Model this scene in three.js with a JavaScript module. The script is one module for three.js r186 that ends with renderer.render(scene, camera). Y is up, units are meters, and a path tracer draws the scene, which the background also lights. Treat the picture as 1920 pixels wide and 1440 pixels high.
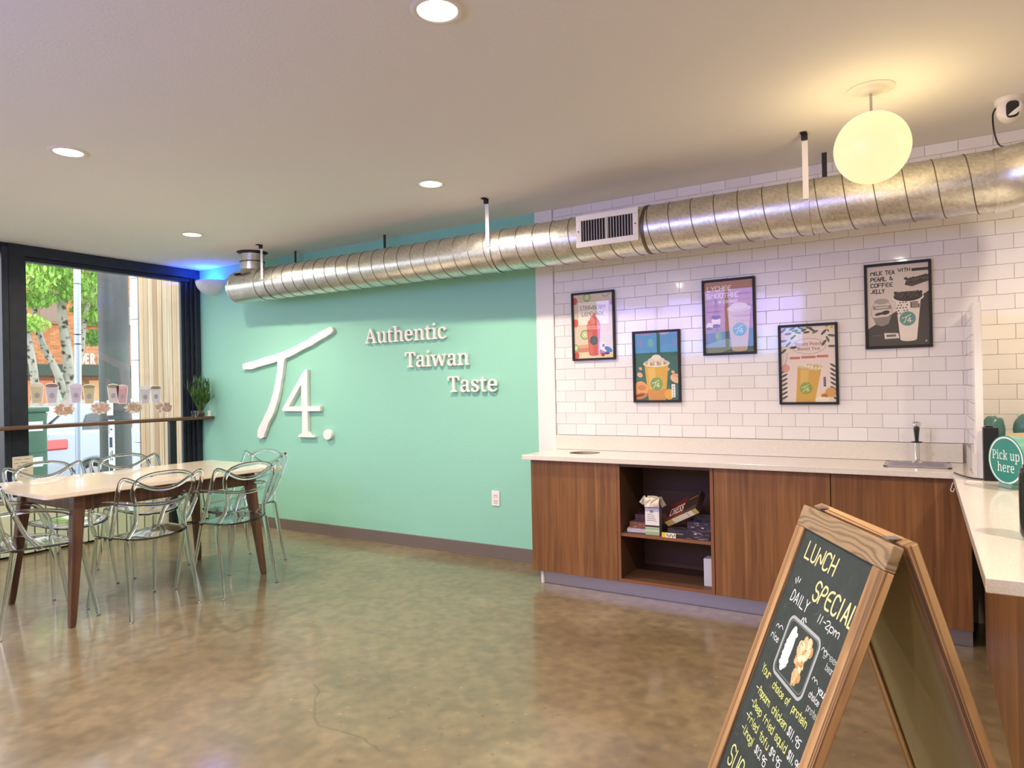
import * as THREE from 'three';
import { RoundedBoxGeometry } from 'three/addons/geometries/RoundedBoxGeometry.js';
import { TextGeometry } from 'three/addons/geometries/TextGeometry.js';
import { FontLoader } from 'three/addons/loaders/FontLoader.js';
import { mergeGeometries, mergeVertices, toCreasedNormals } from 'three/addons/utils/BufferGeometryUtils.js';
import { RectAreaLightUniformsLib } from 'three/addons/lights/RectAreaLightUniformsLib.js';

// ------------------------------------------------------------------ camera, sky, exposure
const V3 = (x, y, z) => new THREE.Vector3(x, y, z);
const scene = new THREE.Scene();
const renderer = new THREE.WebGLRenderer({ antialias: true });
renderer.toneMapping = THREE.LinearToneMapping;
renderer.toneMappingExposure = 1.25;
renderer.shadowMap.enabled = true;
RectAreaLightUniformsLib.init();

const camera = new THREE.PerspectiveCamera(59.143, 4 / 3, 0.05, 200);
{
  const right = V3(0.85443927, -0.02030979, -0.51915417), up = V3(0.01902248, 0.99978859, -0.0078049);
  const back = new THREE.Vector3().crossVectors(right, up);
  camera.quaternion.setFromRotationMatrix(new THREE.Matrix4().makeBasis(right, up, back));
  camera.position.set(6.3752, 1.3, 4.3162);
}
const SKY = 2.8;                                        // bright overcast daylight
scene.background = new THREE.Color(0.92 * SKY, 0.97 * SKY, 1.0 * SKY);

const WARM = new THREE.Color(1.0, 0.86, 0.69);          // recessed downlights
const SPOT = 7.3;
const GLOBE = 0.45;
const SCREEN = 9.0;
const H = 2.56;                                         // ceiling height

// ------------------------------------------------------------------ seeded noise and textures
let seedState = 12345;
function rnd() { seedState = (seedState * 1664525 + 1013904223) >>> 0; return seedState / 4294967296; }
const rr = (a, b) => a + (b - a) * rnd();
function hash(ix, iy, s) {
  let h = Math.imul(ix, 374761393) ^ Math.imul(iy, 668265263) ^ Math.imul(s, 1274126177);
  h = Math.imul(h ^ (h >>> 13), 1274126177); h ^= h >>> 16;
  return (h >>> 0) / 4294967296;
}
function vnoise(x, y, px, py, s) {
  const ix = Math.floor(x), iy = Math.floor(y), fx = x - ix, fy = y - iy;
  const u = fx * fx * (3 - 2 * fx), v = fy * fy * (3 - 2 * fy);
  const x0 = ((ix % px) + px) % px, x1 = x0 + 1 === px ? 0 : x0 + 1, y0 = ((iy % py) + py) % py, y1 = y0 + 1 === py ? 0 : y0 + 1;
  const a = hash(x0, y0, s), b = hash(x1, y0, s), c = hash(x0, y1, s), d = hash(x1, y1, s);
  return a + (b - a) * u + (c - a) * v + (a - b - c + d) * u * v;
}
function fbm(u, v, fx, fy, s, oct = 4) {                // u, v in 0..1, tileable
  let t = 0, a = 0.5, n = 0;
  for (let k = 0; k < oct; k++) { t += a * vnoise(u * fx, v * fy, fx, fy, s + k * 17); n += a; a *= 0.5; fx *= 2; fy *= 2; }
  return t / n;
}
const mix = (a, b, t) => a + (b - a) * t;
const mix3 = (a, b, t) => [mix(a[0], b[0], t), mix(a[1], b[1], t), mix(a[2], b[2], t)];
const clamp01 = (x) => Math.min(1, Math.max(0, x));
function dataTex(w, h, fn, srgb = true) {
  const d = new Uint8Array(w * h * 4);
  for (let j = 0; j < h; j++) for (let i = 0; i < w; i++) {
    const c = fn((i + 0.5) / w, (j + 0.5) / h), o = (j * w + i) * 4;
    if (typeof c === 'number') { d[o] = d[o + 1] = d[o + 2] = clamp01(c) * 255; } else { d[o] = clamp01(c[0]) * 255; d[o + 1] = clamp01(c[1]) * 255; d[o + 2] = clamp01(c[2]) * 255; }
    d[o + 3] = 255;
  }
  const t = new THREE.DataTexture(d, w, h);
  t.wrapS = t.wrapT = THREE.RepeatWrapping; t.magFilter = THREE.LinearFilter; t.minFilter = THREE.LinearMipmapLinearFilter; t.generateMipmaps = true;
  if (srgb) t.colorSpace = THREE.SRGBColorSpace;
  t.needsUpdate = true;
  return t;
}
function rep(t, u, v) { const c = t.clone(); c.repeat.set(u, v); c.needsUpdate = true; return c; }
const rgb = (r, g, b) => [r / 255, g / 255, b / 255];
const col = (r, g, b) => new THREE.Color().setRGB(r / 255, g / 255, b / 255, THREE.SRGBColorSpace);
function std(o) { return new THREE.MeshStandardMaterial(o); }
function phys(o) { return new THREE.MeshPhysicalMaterial(o); }

// wood grain runs along v; u, v are metres (texture spans su x sv metres)
function woodTex(dark, mid, light, seed, fine, bold) {
  return dataTex(512, 512, (u, v) => {
    const w = fbm(u, v, 3, 1, seed, 3) * 0.22;
    const band = fbm(u + w, v, bold, 1, seed + 5, 3), g = fbm(u + w * 0.3, v, fine, 2, seed + 9, 3), p = fbm(u, v, fine * 2, 6, seed + 20, 2);
    let c = mix3(dark, mid, clamp01(band * 1.7 - 0.35));
    c = mix3(c, light, clamp01((g - 0.5) * 2.0 + 0.12));
    const k = 1 - 0.12 * clamp01((p - 0.58) * 4);
    return [c[0] * k, c[1] * k, c[2] * k];
  });
}
const walnutT = woodTex(rgb(106, 67, 32), rgb(134, 87, 44), rgb(158, 108, 60), 3, 40, 9);
const cedarT = woodTex(rgb(176, 156, 128), rgb(204, 184, 154), rgb(226, 210, 184), 31, 40, 7);
const darkWoodT = woodTex(rgb(74, 48, 32), rgb(98, 66, 45), rgb(122, 88, 63), 47, 40, 6);
// scorched pine of the sandwich board: strong dark grain lines on honey wood
const pineT = dataTex(512, 512, (u, v) => {
  const w = fbm(u, v, 3, 1, 71, 3), l = fbm(u + w * 0.10, v, 34, 1, 73, 3), f = fbm(u, v, 100, 3, 75, 2), b = fbm(u, v, 3, 3, 78, 4), m = fbm(u + w * 0.05, v, 9, 1, 79, 2);
  let c = mix3(rgb(204, 166, 116), rgb(164, 122, 78), clamp01(m * 2.4 - 0.7));
  c = mix3(c, rgb(88, 60, 36), clamp01((l - 0.56) * 6) * 0.8);
  c = mix3(c, rgb(104, 74, 46), clamp01((b - 0.60) * 5) * 0.6);
  return mix3(c, rgb(222, 188, 142), clamp01(f - 0.5) * 0.7);
});
const smokedPineT = dataTex(512, 512, (u, v) => {
  const w = fbm(u, v, 2, 2, 171, 3), s = Math.sin((u * 9 + w * 8) * Math.PI * 2) * 0.5 + 0.5, f = fbm(u, v, 90, 3, 175, 2), k = clamp01(fbm(u, v, 2, 1, 178, 2) * 2.4 - 0.6);
  const c = mix3(rgb(158, 132, 98), rgb(78, 60, 42), Math.pow(s, 2.2) * (0.35 + 0.6 * k));
  return mix3(c, rgb(172, 144, 106), clamp01(f - 0.45) * 0.9);
});
const fineBumpT = dataTex(256, 256, (u, v) => fbm(u, v, 60, 60, 91, 3), false);
const ceilBumpT = dataTex(512, 512, (u, v) => fbm(u, v, 70, 70, 95, 2), false);
const quartzT = dataTex(256, 256, (u, v) => { const a = fbm(u, v, 100, 100, 101, 2); return mix3(rgb(222, 212, 196), rgb(234, 226, 212), clamp01(a * 1.6 - 0.3)); });
const galvT = dataTex(512, 512, (u, v) => {
  const a = vnoise(u * 46, v * 46, 46, 46, 111), b = vnoise(u * 22 + a, v * 22 + a, 22, 22, 113), c = fbm(u, v, 6, 6, 117, 3);
  const k = 0.86 + 0.08 * (a - 0.5) + 0.10 * (b - 0.5) + 0.10 * (c - 0.5);
  return [k, k * 0.985, k * 0.95];
});
const galvRoughT = dataTex(256, 256, (u, v) => 0.25 + 0.16 * fbm(u, v, 10, 10, 121, 3), false);
const darkMetalT = dataTex(256, 256, (u, v) => { const a = fbm(u, v, 14, 14, 131, 4); return [0.13 + 0.05 * a, 0.145 + 0.05 * a, 0.18 + 0.06 * a]; });

// polished concrete, one texture for the whole floor (9.6 m x 5.6 m from x=0, z=0)
const FW = 9.6, FD = 5.6;
const crack = [[4.2, 2.33], [4.26, 2.362], [4.36, 2.462], [4.44, 2.534], [4.505, 2.57], [4.56, 2.564], [4.62, 2.559], [4.72, 2.56], [4.83, 2.6]];
function segDist(x, z, a, b) { const dx = b[0] - a[0], dz = b[1] - a[1], t = clamp01(((x - a[0]) * dx + (z - a[1]) * dz) / (dx * dx + dz * dz)); return Math.hypot(x - a[0] - t * dx, z - a[1] - t * dz); }
const chips = []; for (let k = 0; k < 190; k++) { const c = [[4.45, 2.2, 0.35], [4.9, 2.4, 0.45], [6.12, 1.45, 0.4], [5.2, 2.9, 0.9], [3.2, 2.2, 1.2]][k % 5]; chips.push([c[0] + rr(-1, 1) * c[2], c[1] + rr(-1, 1) * c[2], rr(0.003, 0.008), rnd()]); }
const floorT = (() => {
  const w = 2048, h = 1195;
  const t = dataTex(w, h, (u, v) => {
    const x = u * FW, z = v * FD;
    const a = fbm(u, v, 6, 4, 141, 4), b = fbm(u, v, 22, 13, 147, 4), c = fbm(u, v, 220, 130, 153, 2), q = fbm(u + a * 0.06, v, 12, 7, 159, 3);
    let k = mix3(rgb(112, 95, 66), rgb(138, 121, 90), clamp01(a * 2.0 - 0.5));
    k = mix3(k, rgb(96, 79, 54), clamp01((b - 0.52) * 2.6) * 0.6);
    k = mix3(k, rgb(152, 136, 108), clamp01((q - 0.6) * 5) * 0.45);
    const s = 0.86 + 0.28 * c; k = [k[0] * s, k[1] * s, k[2] * s];
    if (x > 4 && x < 5 && z > 2.2 && z < 2.75) {
      let d = 9; const jx = x + (c - 0.5) * 0.03, jz = z + (b - 0.5) * 0.05;
      for (let i = 0; i + 1 < crack.length; i++) d = Math.min(d, segDist(jx, jz, crack[i], crack[i + 1]));
      if (d < 0.005) k = mix3(k, rgb(60, 48, 36), 0.45 * (1 - d / 0.005));
    }
    if (x > 5.9 && x < 6.3 && z > 1 && z < 1.8) for (const [sx, sz, sr] of [[6.13, 1.66, 0.07], [6.12, 1.42, 0.05], [6.1, 1.14, 0.06], [6.02, 1.3, 0.04]]) {
      const d = Math.hypot(x - sx, (z - sz) * 1.5) + (b - 0.5) * 0.09; if (d < sr) k = mix3(k, rgb(76, 52, 34), 0.55);
    }
    return k;
  });
  const px = t.image.data;
  for (const [cx, cz, r, q] of chips) {
    const i0 = Math.floor((cx - r) / FW * w), i1 = Math.ceil((cx + r) / FW * w), j0 = Math.floor((cz - r) / FD * h), j1 = Math.ceil((cz + r) / FD * h), ink = q > 0.3 ? [70, 54, 38] : [186, 172, 142];
    for (let j = j0; j <= j1; j++) for (let i = i0; i <= i1; i++) { const d = Math.hypot((i + 0.5) / w * FW - cx, (j + 0.5) / h * FD - cz); if (d < r) { const f = 0.5 * (1 - d / r) + 0.12, o = (j * w + i) * 4; for (let c = 0; c < 3; c++) px[o + c] = mix(px[o + c], ink[c], f); } }
  }
  return t;
})();

// ------------------------------------------------------------------ single-stroke hand lettering, for chalk and posters
const GLYPH = {
  A: '062046 1434', B: '060030413303 3344453606', C: '4130100105163645', D: '06002042442606', E: '40000646 0333', F: '400006 0333', H: '0006 4046 0343', I: '2026', J: '40451605', K: '0006 400346', L: '000646', M: '0600234046', N: '06004640', O: '100105163645413010', P: '06003041423303', R: '06003041423303 2346', S: '413010010213334445361605', T: '0040 2026', U: '000516364540', W: '0016233640', Y: '002340 2326', X: '0046 4006',
  a: '4246 4332120305163645', b: '0006 0312324345361605', c: '4332120305163645', d: '4046 4332120305163645', e: '04444332120305163645', f: '30201116 0232', g: '4332120305163645 4247381807', h: '0006 0312324346', i: '2226 2021', k: '0006 420446', l: '2026', m: '0206 031226 23324246', n: '0206 0312324346', o: '120305163645433212', p: '0208 0312324345361605', q: '4248 4332120305163645', r: '0206 03123243', s: '43321203143445361605', t: '20253646 0242', u: '0205163645 4246', w: '0216233642', y: '022542 4228',
  1: '2026', 2: '01103041420646', 3: '011030413345361605', 4: '36300444', 5: '40000332443606', 9: '423313020110304146', $: '413010010213334445361605 2026', '-': '0333', '.': '2526', '&': '46112010010644',
};
function handText(g, str, x, y, h, o = {}) {            // x, y = left end of the baseline; h = capital height; all in canvas pixels
  const { sx = 0.62, gap = 0.30, jitter = 0.03, slant = 0.08, width = null } = o;
  const adv = (ch) => (ch === ' ' ? 0.55 : 'iIl1.-'.includes(ch) ? 0.32 : 'mwMW'.includes(ch) ? 0.8 : 0.62) + gap * 0.5;
  let total = 0; for (const ch of str) total += adv(ch) * h * sx / 0.62;
  const k = width ? width / total : 1;
  let cx = x;
  for (const ch of str) {
    const gl = GLYPH[ch], a = adv(ch) * h * sx / 0.62 * k;
    if (gl) {
      const gw = 'mwMW'.includes(ch) ? 0.75 : 'iIl1.-'.includes(ch) ? 0.5 : 0.58, off = 'iIl1.'.includes(ch) ? -0.16 : 0;
      for (const st of gl.split(' ')) {
        g.beginPath();
        let p = [];
        for (let i = 0; i < st.length; i += 2) {
          const px = +st[i] / 4, py = (6 - +st[i + 1]) / 6;
          p.push([cx + (px * gw + off + py * slant + rr(-jitter, jitter)) * h * sx / 0.62 * k, y - (py + rr(-jitter, jitter)) * h]);
        }
        g.moveTo(p[0][0], p[0][1]);
        if (p.length > 3) { for (let i = 1; i < p.length - 1; i++) g.quadraticCurveTo(p[i][0], p[i][1], (p[i][0] + p[i + 1][0]) / 2, (p[i][1] + p[i + 1][1]) / 2); g.lineTo(p[p.length - 1][0], p[p.length - 1][1]); } else for (const q of p.slice(1)) g.lineTo(q[0], q[1]);
        g.stroke();
      }
    }
    cx += a;
  }
}
function canvasTex(w, h, draw) {
  const c = document.createElement('canvas'); c.width = w; c.height = h;
  const g = c.getContext('2d'); g.lineCap = 'round'; g.lineJoin = 'round';
  draw(g, w, h);
  const t = new THREE.CanvasTexture(c); t.colorSpace = THREE.SRGBColorSpace; t.anisotropy = 8;
  return t;
}

// ------------------------------------------------------------------ object helpers
const taken = new Map();
function numbered(name) { const n = taken.get(name) || 0; taken.set(name, n + 1); return n ? name + '_' + String(n).padStart(3, '0') : name; }
function tag(o, label, category, group, kind) {
  if (label) o.userData.label = label;
  if (category) o.userData.category = category;
  if (group) o.userData.group = group;
  if (kind) o.userData.kind = kind;
  return o;
}
function thing(name, label, category, pos = [0, 0, 0], turn = 0, group, kind) {
  const o = new THREE.Group(); o.name = numbered(name); o.position.set(...pos); o.rotation.y = turn; scene.add(o);
  return tag(o, label, category, group, kind);
}
function copyOf(root, pos, turn, label) {
  const c = root.clone(); c.userData = { ...root.userData }; c.name = numbered(root.name.replace(/_\d{3}$/, '')); scene.add(c);
  c.position.set(...pos); c.rotation.set(0, turn, 0); if (label) c.userData.label = label;
  return c;
}
function boxUV(g, swap = false) {                       // planar uv in metres by the face's main direction
  if (g.index) g = g.toNonIndexed();
  const p = g.attributes.position, uv = new Float32Array(p.count * 2), a = V3(), b = V3(), c = V3();
  for (let i = 0; i < p.count; i += 3) {
    a.fromBufferAttribute(p, i); b.fromBufferAttribute(p, i + 1); c.fromBufferAttribute(p, i + 2);
    const n = b.clone().sub(a).cross(c.clone().sub(a)), x = Math.abs(n.x), y = Math.abs(n.y), z = Math.abs(n.z);
    [a, b, c].forEach((q, k) => {
      let s, t;
      if (y >= x && y >= z) { s = q.x; t = q.z; } else if (x >= z) { s = q.z; t = q.y; } else { s = q.x; t = q.y; }
      if (swap) [s, t] = [t, s];
      uv[(i + k) * 2] = s; uv[(i + k) * 2 + 1] = t;
    });
  }
  g.setAttribute('uv', new THREE.BufferAttribute(uv, 2));
  return g;
}
function box(w, h, d, x = 0, y = 0, z = 0, r = 0, seg = 2) {
  const g = r ? new RoundedBoxGeometry(w, h, d, seg, r) : new THREE.BoxGeometry(w, h, d);
  return boxUV(g.translate(x, y, z));
}
const span = (x0, x1, y0, y1, z0, z1, r = 0) => box(x1 - x0, y1 - y0, z1 - z0, (x0 + x1) / 2, (y0 + y1) / 2, (z0 + z1) / 2, r);
function cyl(r0, r1, h, x = 0, y = 0, z = 0, seg = 32) { return new THREE.CylinderGeometry(r1, r0, h, seg).translate(x, y, z); }  // r0 bottom, r1 top
function lathe(pts, seg = 40) { return new THREE.LatheGeometry(pts.map((p) => new THREE.Vector2(p[0], p[1])), seg); }
function tube(pts, r, seg = 40, rad = 8, closed = false) { return new THREE.TubeGeometry(new THREE.CatmullRomCurve3(pts.map((p) => V3(...p)), closed, 'catmullrom', 0.5), seg, r, rad, closed); }
function rod(a, b, r0, r1 = r0, seg = 14) {             // tapered rod from a (radius r0) to b (radius r1)
  const A = V3(...a), B = V3(...b), L = A.distanceTo(B), g = new THREE.CylinderGeometry(r1, r0, L, seg);
  return g.applyQuaternion(new THREE.Quaternion().setFromUnitVectors(V3(0, 1, 0), B.clone().sub(A).normalize())).translate(...A.add(B).multiplyScalar(0.5).toArray());
}
function norm(g) { g = g.index ? g.toNonIndexed() : g; for (const k of Object.keys(g.attributes)) if (!['position', 'normal', 'uv'].includes(k)) g.deleteAttribute(k); return g; }
const merge = (list) => mergeGeometries(list.map(norm), false);
function mesh(name, geo, mat, parent, label) {
  if (Array.isArray(geo)) geo = geo.length > 1 ? merge(geo) : geo[0];
  const m = new THREE.Mesh(geo, mat); m.castShadow = m.receiveShadow = true;
  if (parent) { m.name = name; parent.add(m); } else { m.name = numbered(name); scene.add(m); }
  if (label) m.userData.label = label;
  return m;
}
function struct(name, geo, mat, label) { const m = mesh(name, geo, mat); m.userData.kind = 'structure'; if (label) m.userData.label = label; return m; }
function structGroup(name, label) { const g = new THREE.Group(); g.name = numbered(name); scene.add(g); g.userData.kind = 'structure'; if (label) g.userData.label = label; return g; }

// ------------------------------------------------------------------ materials
const M = {};
M.mint = std({ color: col(146, 206, 180), roughness: 0.62, bumpMap: rep(fineBumpT, 2.2, 2.2), bumpScale: 0.0006 });
M.ceil = std({ color: col(231, 227, 220), roughness: 0.9, bumpMap: rep(ceilBumpT, 1.6, 1.6), bumpScale: 0.0004 });
M.white = std({ color: col(236, 230, 222), roughness: 0.55 });
M.plaster = std({ color: col(214, 206, 194), roughness: 0.85 });
M.grout = std({ color: col(205, 197, 188), roughness: 0.9 });
M.tiles = [[238, 232, 227], [235, 229, 224], [240, 235, 230], [236, 230, 225]].map((c) => phys({ color: col(...c), roughness: 0.12, clearcoat: 0.6, clearcoatRoughness: 0.04 }));
M.base = std({ color: col(112, 100, 92), roughness: 0.55, bumpMap: rep(fineBumpT, 3, 3), bumpScale: 0.0004 });
M.floor = phys({ map: floorT, roughness: 0.40, clearcoat: 0.65, clearcoatRoughness: 0.12 });
M.walnut = phys({ map: rep(walnutT, 1.25, 0.8), roughness: 0.42, clearcoat: 0.15, clearcoatRoughness: 0.3 });
M.walnut2 = phys({ map: (() => { const t = rep(walnutT, 1.25, 0.8); t.offset.set(0.37, 0.2); return t; })(), roughness: 0.42, clearcoat: 0.15, clearcoatRoughness: 0.3 });
M.walnutEdge = std({ color: col(134, 84, 52), roughness: 0.5 });
M.cabInside = std({ color: col(92, 62, 44), roughness: 0.6 });
M.quartz = phys({ map: rep(quartzT, 3, 3), roughness: 0.22, clearcoat: 0.4, clearcoatRoughness: 0.08 });
M.splash = std({ color: col(196, 190, 180), roughness: 0.4 });
M.steel = std({ color: col(188, 184, 190), metalness: 1, roughness: 0.32 });
M.kick = std({ color: col(170, 164, 168), metalness: 0.9, roughness: 0.38 });
M.galv = std({ map: rep(galvT, 2, 2), roughnessMap: galvRoughT, roughness: 1, metalness: 1 });
M.seam = std({ color: col(120, 112, 100), roughness: 0.5, metalness: 1 });
M.darkMetal = std({ color: col(60, 58, 56), roughness: 0.5, metalness: 0.7 });
M.frame = std({ map: rep(darkMetalT, 1.5, 1.5), roughness: 0.45, metalness: 0.2 });
M.glass = phys({ color: 0xffffff, roughness: 0, transmission: 1, thickness: 0, ior: 1.5 });
M.clear = phys({ color: col(230, 234, 234), roughness: 0.03, transmission: 1, thickness: 0.02, ior: 1.42 });
M.posterFrame = std({ color: col(20, 18, 20), roughness: 0.55 });
M.black = std({ color: col(22, 22, 24), roughness: 0.4 });
M.blackGloss = phys({ color: col(16, 16, 18), roughness: 0.25, clearcoat: 0.5 });
M.chrome = std({ color: col(225, 225, 225), metalness: 1, roughness: 0.08 });
M.letter = std({ color: col(240, 234, 226), roughness: 0.5 });
M.tableTop = phys({ color: col(236, 222, 198), roughness: 0.14, clearcoat: 0.5, clearcoatRoughness: 0.05 });
M.tableLeg = std({ map: rep(darkWoodT, 3, 1), roughness: 0.45 });
M.shelfWood = std({ map: rep(darkWoodT, 3, 1), roughness: 0.5 });
M.pine = std({ map: rep(pineT, 5.5, 1.2), roughness: 0.6, bumpMap: rep(pineT, 5.5, 1.2), bumpScale: 0.001 });
M.smokedPine = std({ map: rep(smokedPineT, 6.0, 1.9), roughness: 0.62, bumpMap: rep(smokedPineT, 6.0, 1.9), bumpScale: 0.001 });
M.lampOn = std({ color: 0xffffff, emissive: new THREE.Color(1.0, 0.93, 0.80), emissiveIntensity: 5, roughness: 0.5 });
M.trim = std({ color: col(230, 222, 210), roughness: 0.5 });
M.slatPaint = [[206, 212, 176], [198, 206, 170], [212, 216, 184]].map((c) => std({ color: col(...c), roughness: 0.6 }));
M.cedar = [0, 1, 2, 3, 4].map((k) => { const t = rep(cedarT, 3.3, 0.5); t.offset.set(k * 0.21, k * 0.33); return std({ map: t, color: [col(255, 255, 255), col(236, 226, 214), col(250, 240, 224), col(214, 196, 176), col(246, 244, 236)][k], roughness: 0.75 }); });

// ------------------------------------------------------------------ room shell
const RX = 9.2, RZ = 5.25;
{
  const g = new THREE.BoxGeometry(FW, 0.1, FD).translate(FW / 2, -0.05, FD / 2 - 0.02);
  const p = g.attributes.position, uv = g.attributes.uv;
  for (let i = 0; i < p.count; i++) uv.setXY(i, p.getX(i) / FW, p.getZ(i) / FD);
  g.translate(-0.15, 0, -0.1);
  struct('floor', g, M.floor, 'polished brown concrete floor with mottling and hairline cracks');
}
struct('ceiling', box(RX + 0.5, 0.12, RZ + 0.5, RX / 2, H + 0.06, RZ / 2), M.ceil, 'smooth painted grey beige ceiling');
struct('wall_right', span(RX, RX + 0.15, 0, H, -0.15, RZ + 0.15), M.plaster);
struct('wall_front', span(-0.15, RX, 0, H, RZ, RZ + 0.15), M.plaster);

const TX0 = 4.122, TY0 = 0.947, ROW = 0.0777, PITCH = 0.152;
{
  const wb = structGroup('wall_back', 'long wall, mint green paint beside white subway tiles');
  mesh('painted_wall', span(-0.15, 3.978, 0, H, -0.15, 0), M.mint, wb, 'mint green painted wall');
  mesh('tile_backing', span(3.978, RX, 0, H, -0.15, -0.004), M.grout, wb, 'pale grey grout');
  // subway tiles: flat face with a chamfered edge
  const cache = new Map();
  const tileGeo = (w, h) => {
    const key = w.toFixed(4) + h.toFixed(4);
    if (cache.has(key)) return cache.get(key);
    const t = 0.005, c = 0.0014, a = w / 2, b = h / 2, P = [];
    const o0 = [[-a, -b, -t], [a, -b, -t], [a, b, -t], [-a, b, -t]], o1 = [[-a, -b, t - c], [a, -b, t - c], [a, b, t - c], [-a, b, t - c]], f = [[-a + c, -b + c, t], [a - c, -b + c, t], [a - c, b - c, t], [-a + c, b - c, t]];
    const quad = (p, q, r, s) => P.push(...p, ...q, ...r, ...p, ...r, ...s);
    quad(...f);
    for (let k = 0; k < 4; k++) { const n = (k + 1) % 4; quad(o1[k], o1[n], f[n], f[k]); quad(o0[k], o0[n], o1[n], o1[k]); }
    const g = new THREE.BufferGeometry(); g.setAttribute('position', new THREE.Float32BufferAttribute(P, 3)); g.computeVertexNormals(); boxUV(g);
    cache.set(key, g); return g;
  };
  const list = [], gr = 0.0013;
  const occl = [[4.25, 4.61, 1.45, 1.96], [4.70, 5.06, 1.16, 1.66], [5.17, 5.53, 1.45, 1.96], [5.62, 5.98, 1.14, 1.65], [6.08, 6.45, 1.45, 1.96]];
  for (let k = 0; TY0 + k * ROW < H; k++) {
    const y0 = TY0 + k * ROW, y1 = Math.min(H, y0 + ROW), off = (k % 2 ? 4.2017 : 4.2777) - 2 * PITCH;
    for (let j = 0; ; j++) {
      let x0 = off + j * PITCH, x1 = x0 + PITCH;
      if (x1 < TX0 + 0.01) continue;
      if (x0 > 7.6) break;
      x0 = Math.max(x0, TX0);
      const cx = (x0 + x1) / 2, cy = (y0 + y1) / 2;
      const hidden = occl.some((o) => x0 > o[0] && x1 < o[1] && y0 > o[2] && y1 < o[3]) || (cy > 2.07 && cy < 2.43) || cx > 6.86 || (cx > 6.56 && cy > 2.5);
      list.push({ w: x1 - x0 - gr, h: y1 - y0 - gr, cx, cy, score: (hidden ? -1 : 1) * (x1 - x0) * (y1 - y0) / (Math.hypot(cx - 6.375, 4.32) ** 2) });
    }
  }
  list.sort((a, b) => b.score - a.score);
  const rest = [];
  list.forEach((t, i) => {
    const tx = rr(-0.0035, 0.0035), ty = rr(-0.0035, 0.0035), m = M.tiles[Math.floor(rnd() * 4)], dz = rr(-0.0004, 0.0004);
    if (i < 296 && t.score > 0) { const q = mesh('tile', tileGeo(t.w, t.h), m, wb); q.position.set(t.cx, t.cy, dz); q.rotation.set(tx, ty, 0); } else rest.push(tileGeo(t.w, t.h).clone().rotateX(tx).rotateY(ty).translate(t.cx, t.cy, dz));
  });
  const r = mesh('tile_field', rest, M.tiles[0], wb, 'white glossy subway tiles'); r.userData.kind = 'stuff';
}
struct('trim_1', span(3.978, 4.121, 0.0, H, -0.02, 0.012, 0.003), M.white, 'flat white vertical trim board between mint paint and tiles');
struct('baseboard_back', [span(0.2, 4.15, 0.0, 0.098, 0, 0.012, 0.003), span(0.2, 4.15, 0, 0.012, 0.010, 0.016)], M.base, 'brown grey rubber cove base below the mint wall');

// ------------------------------------------------------------------ window wall (x = 0)
{
  struct('wall_left', [span(-0.15, 0, 0, H, 4.95, RZ), span(-0.15, 0.02, 0, 0.5, 0, 4.95), span(-0.15, -0.02, H - 0.03, H, 0, 4.95)], M.frame, 'dark lower wall and solid end of the glazed front');
  const knee = structGroup('trim_2', 'pale green painted boards cladding the low wall below the glass');
  mesh('backing', span(0.02, 0.075, 0, 0.49, 0.0, 4.9), M.black, knee);
  for (let k = 0; k < 58; k++) mesh('board', span(0.078, 0.1, 0.018, 0.485 + rr(-0.004, 0.004), 0.02 + k * 0.0835, 0.02 + k * 0.0835 + 0.0715, 0.002), M.slatPaint[k % 3], knee);
  mesh('cap', span(0.0, 0.105, 0.485, 0.5, 0, 4.9, 0.003), M.frame, knee);

  const w1 = structGroup('window_1', 'large fixed shop window in a black frame');
  mesh('jamb', [span(-0.14, 0.0, 0.5, H - 0.001, 0.0, 0.055, 0.004), span(-0.14, -0.03, 0.5, H - 0.03, 0.055, 0.085, 0.003), span(-0.14, -0.06, 0.5, H - 0.06, 0.085, 0.13, 0.003), span(-0.11, -0.075, 0.5, H - 0.1, 0.13, 0.165, 0.003)], M.frame, w1, 'black stepped frame jamb');
  mesh('header', [span(-0.14, 0.0, 2.47, H - 0.001, 0.055, 1.6, 0.004), span(-0.12, -0.04, 2.432, 2.47, 0.06, 1.6, 0.003)], M.frame, w1, 'black frame header');
  mesh('bottom_rail', [span(-0.14, 0.0, 0.5, 0.58, 0.055, 1.6, 0.004)], M.frame, w1);
  mesh('mullion', [span(-0.14, 0.0, 0.5, H - 0.001, 1.59, 1.718, 0.004), span(-0.12, 0.025, 0.5, H - 0.04, 1.725, 1.775, 0.008)], M.frame, w1, 'broad black mullion');
  mesh('pane', span(-0.094, -0.088, 0.57, 2.44, 0.15, 1.6), M.glass, w1, 'clear window glass');
  const w2 = structGroup('window_2', 'second glazed bay beyond the broad mullion');
  mesh('header', span(-0.14, 0.0, 2.47, H - 0.001, 1.775, 4.9, 0.004), M.frame, w2);
  mesh('bottom_rail', span(-0.14, 0.0, 0.5, 0.58, 1.775, 4.9, 0.004), M.frame, w2);
  mesh('jamb', span(-0.14, 0.0, 0.5, H - 0.001, 4.89, 4.96, 0.004), M.frame, w2);
  mesh('mullion', span(-0.14, 0.0, 0.5, H - 0.001, 3.29, 3.36, 0.004), M.frame, w2);
  mesh('pane', span(-0.094, -0.088, 0.57, 2.48, 1.76, 4.9), M.glass, w2, 'clear window glass');
}

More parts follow.
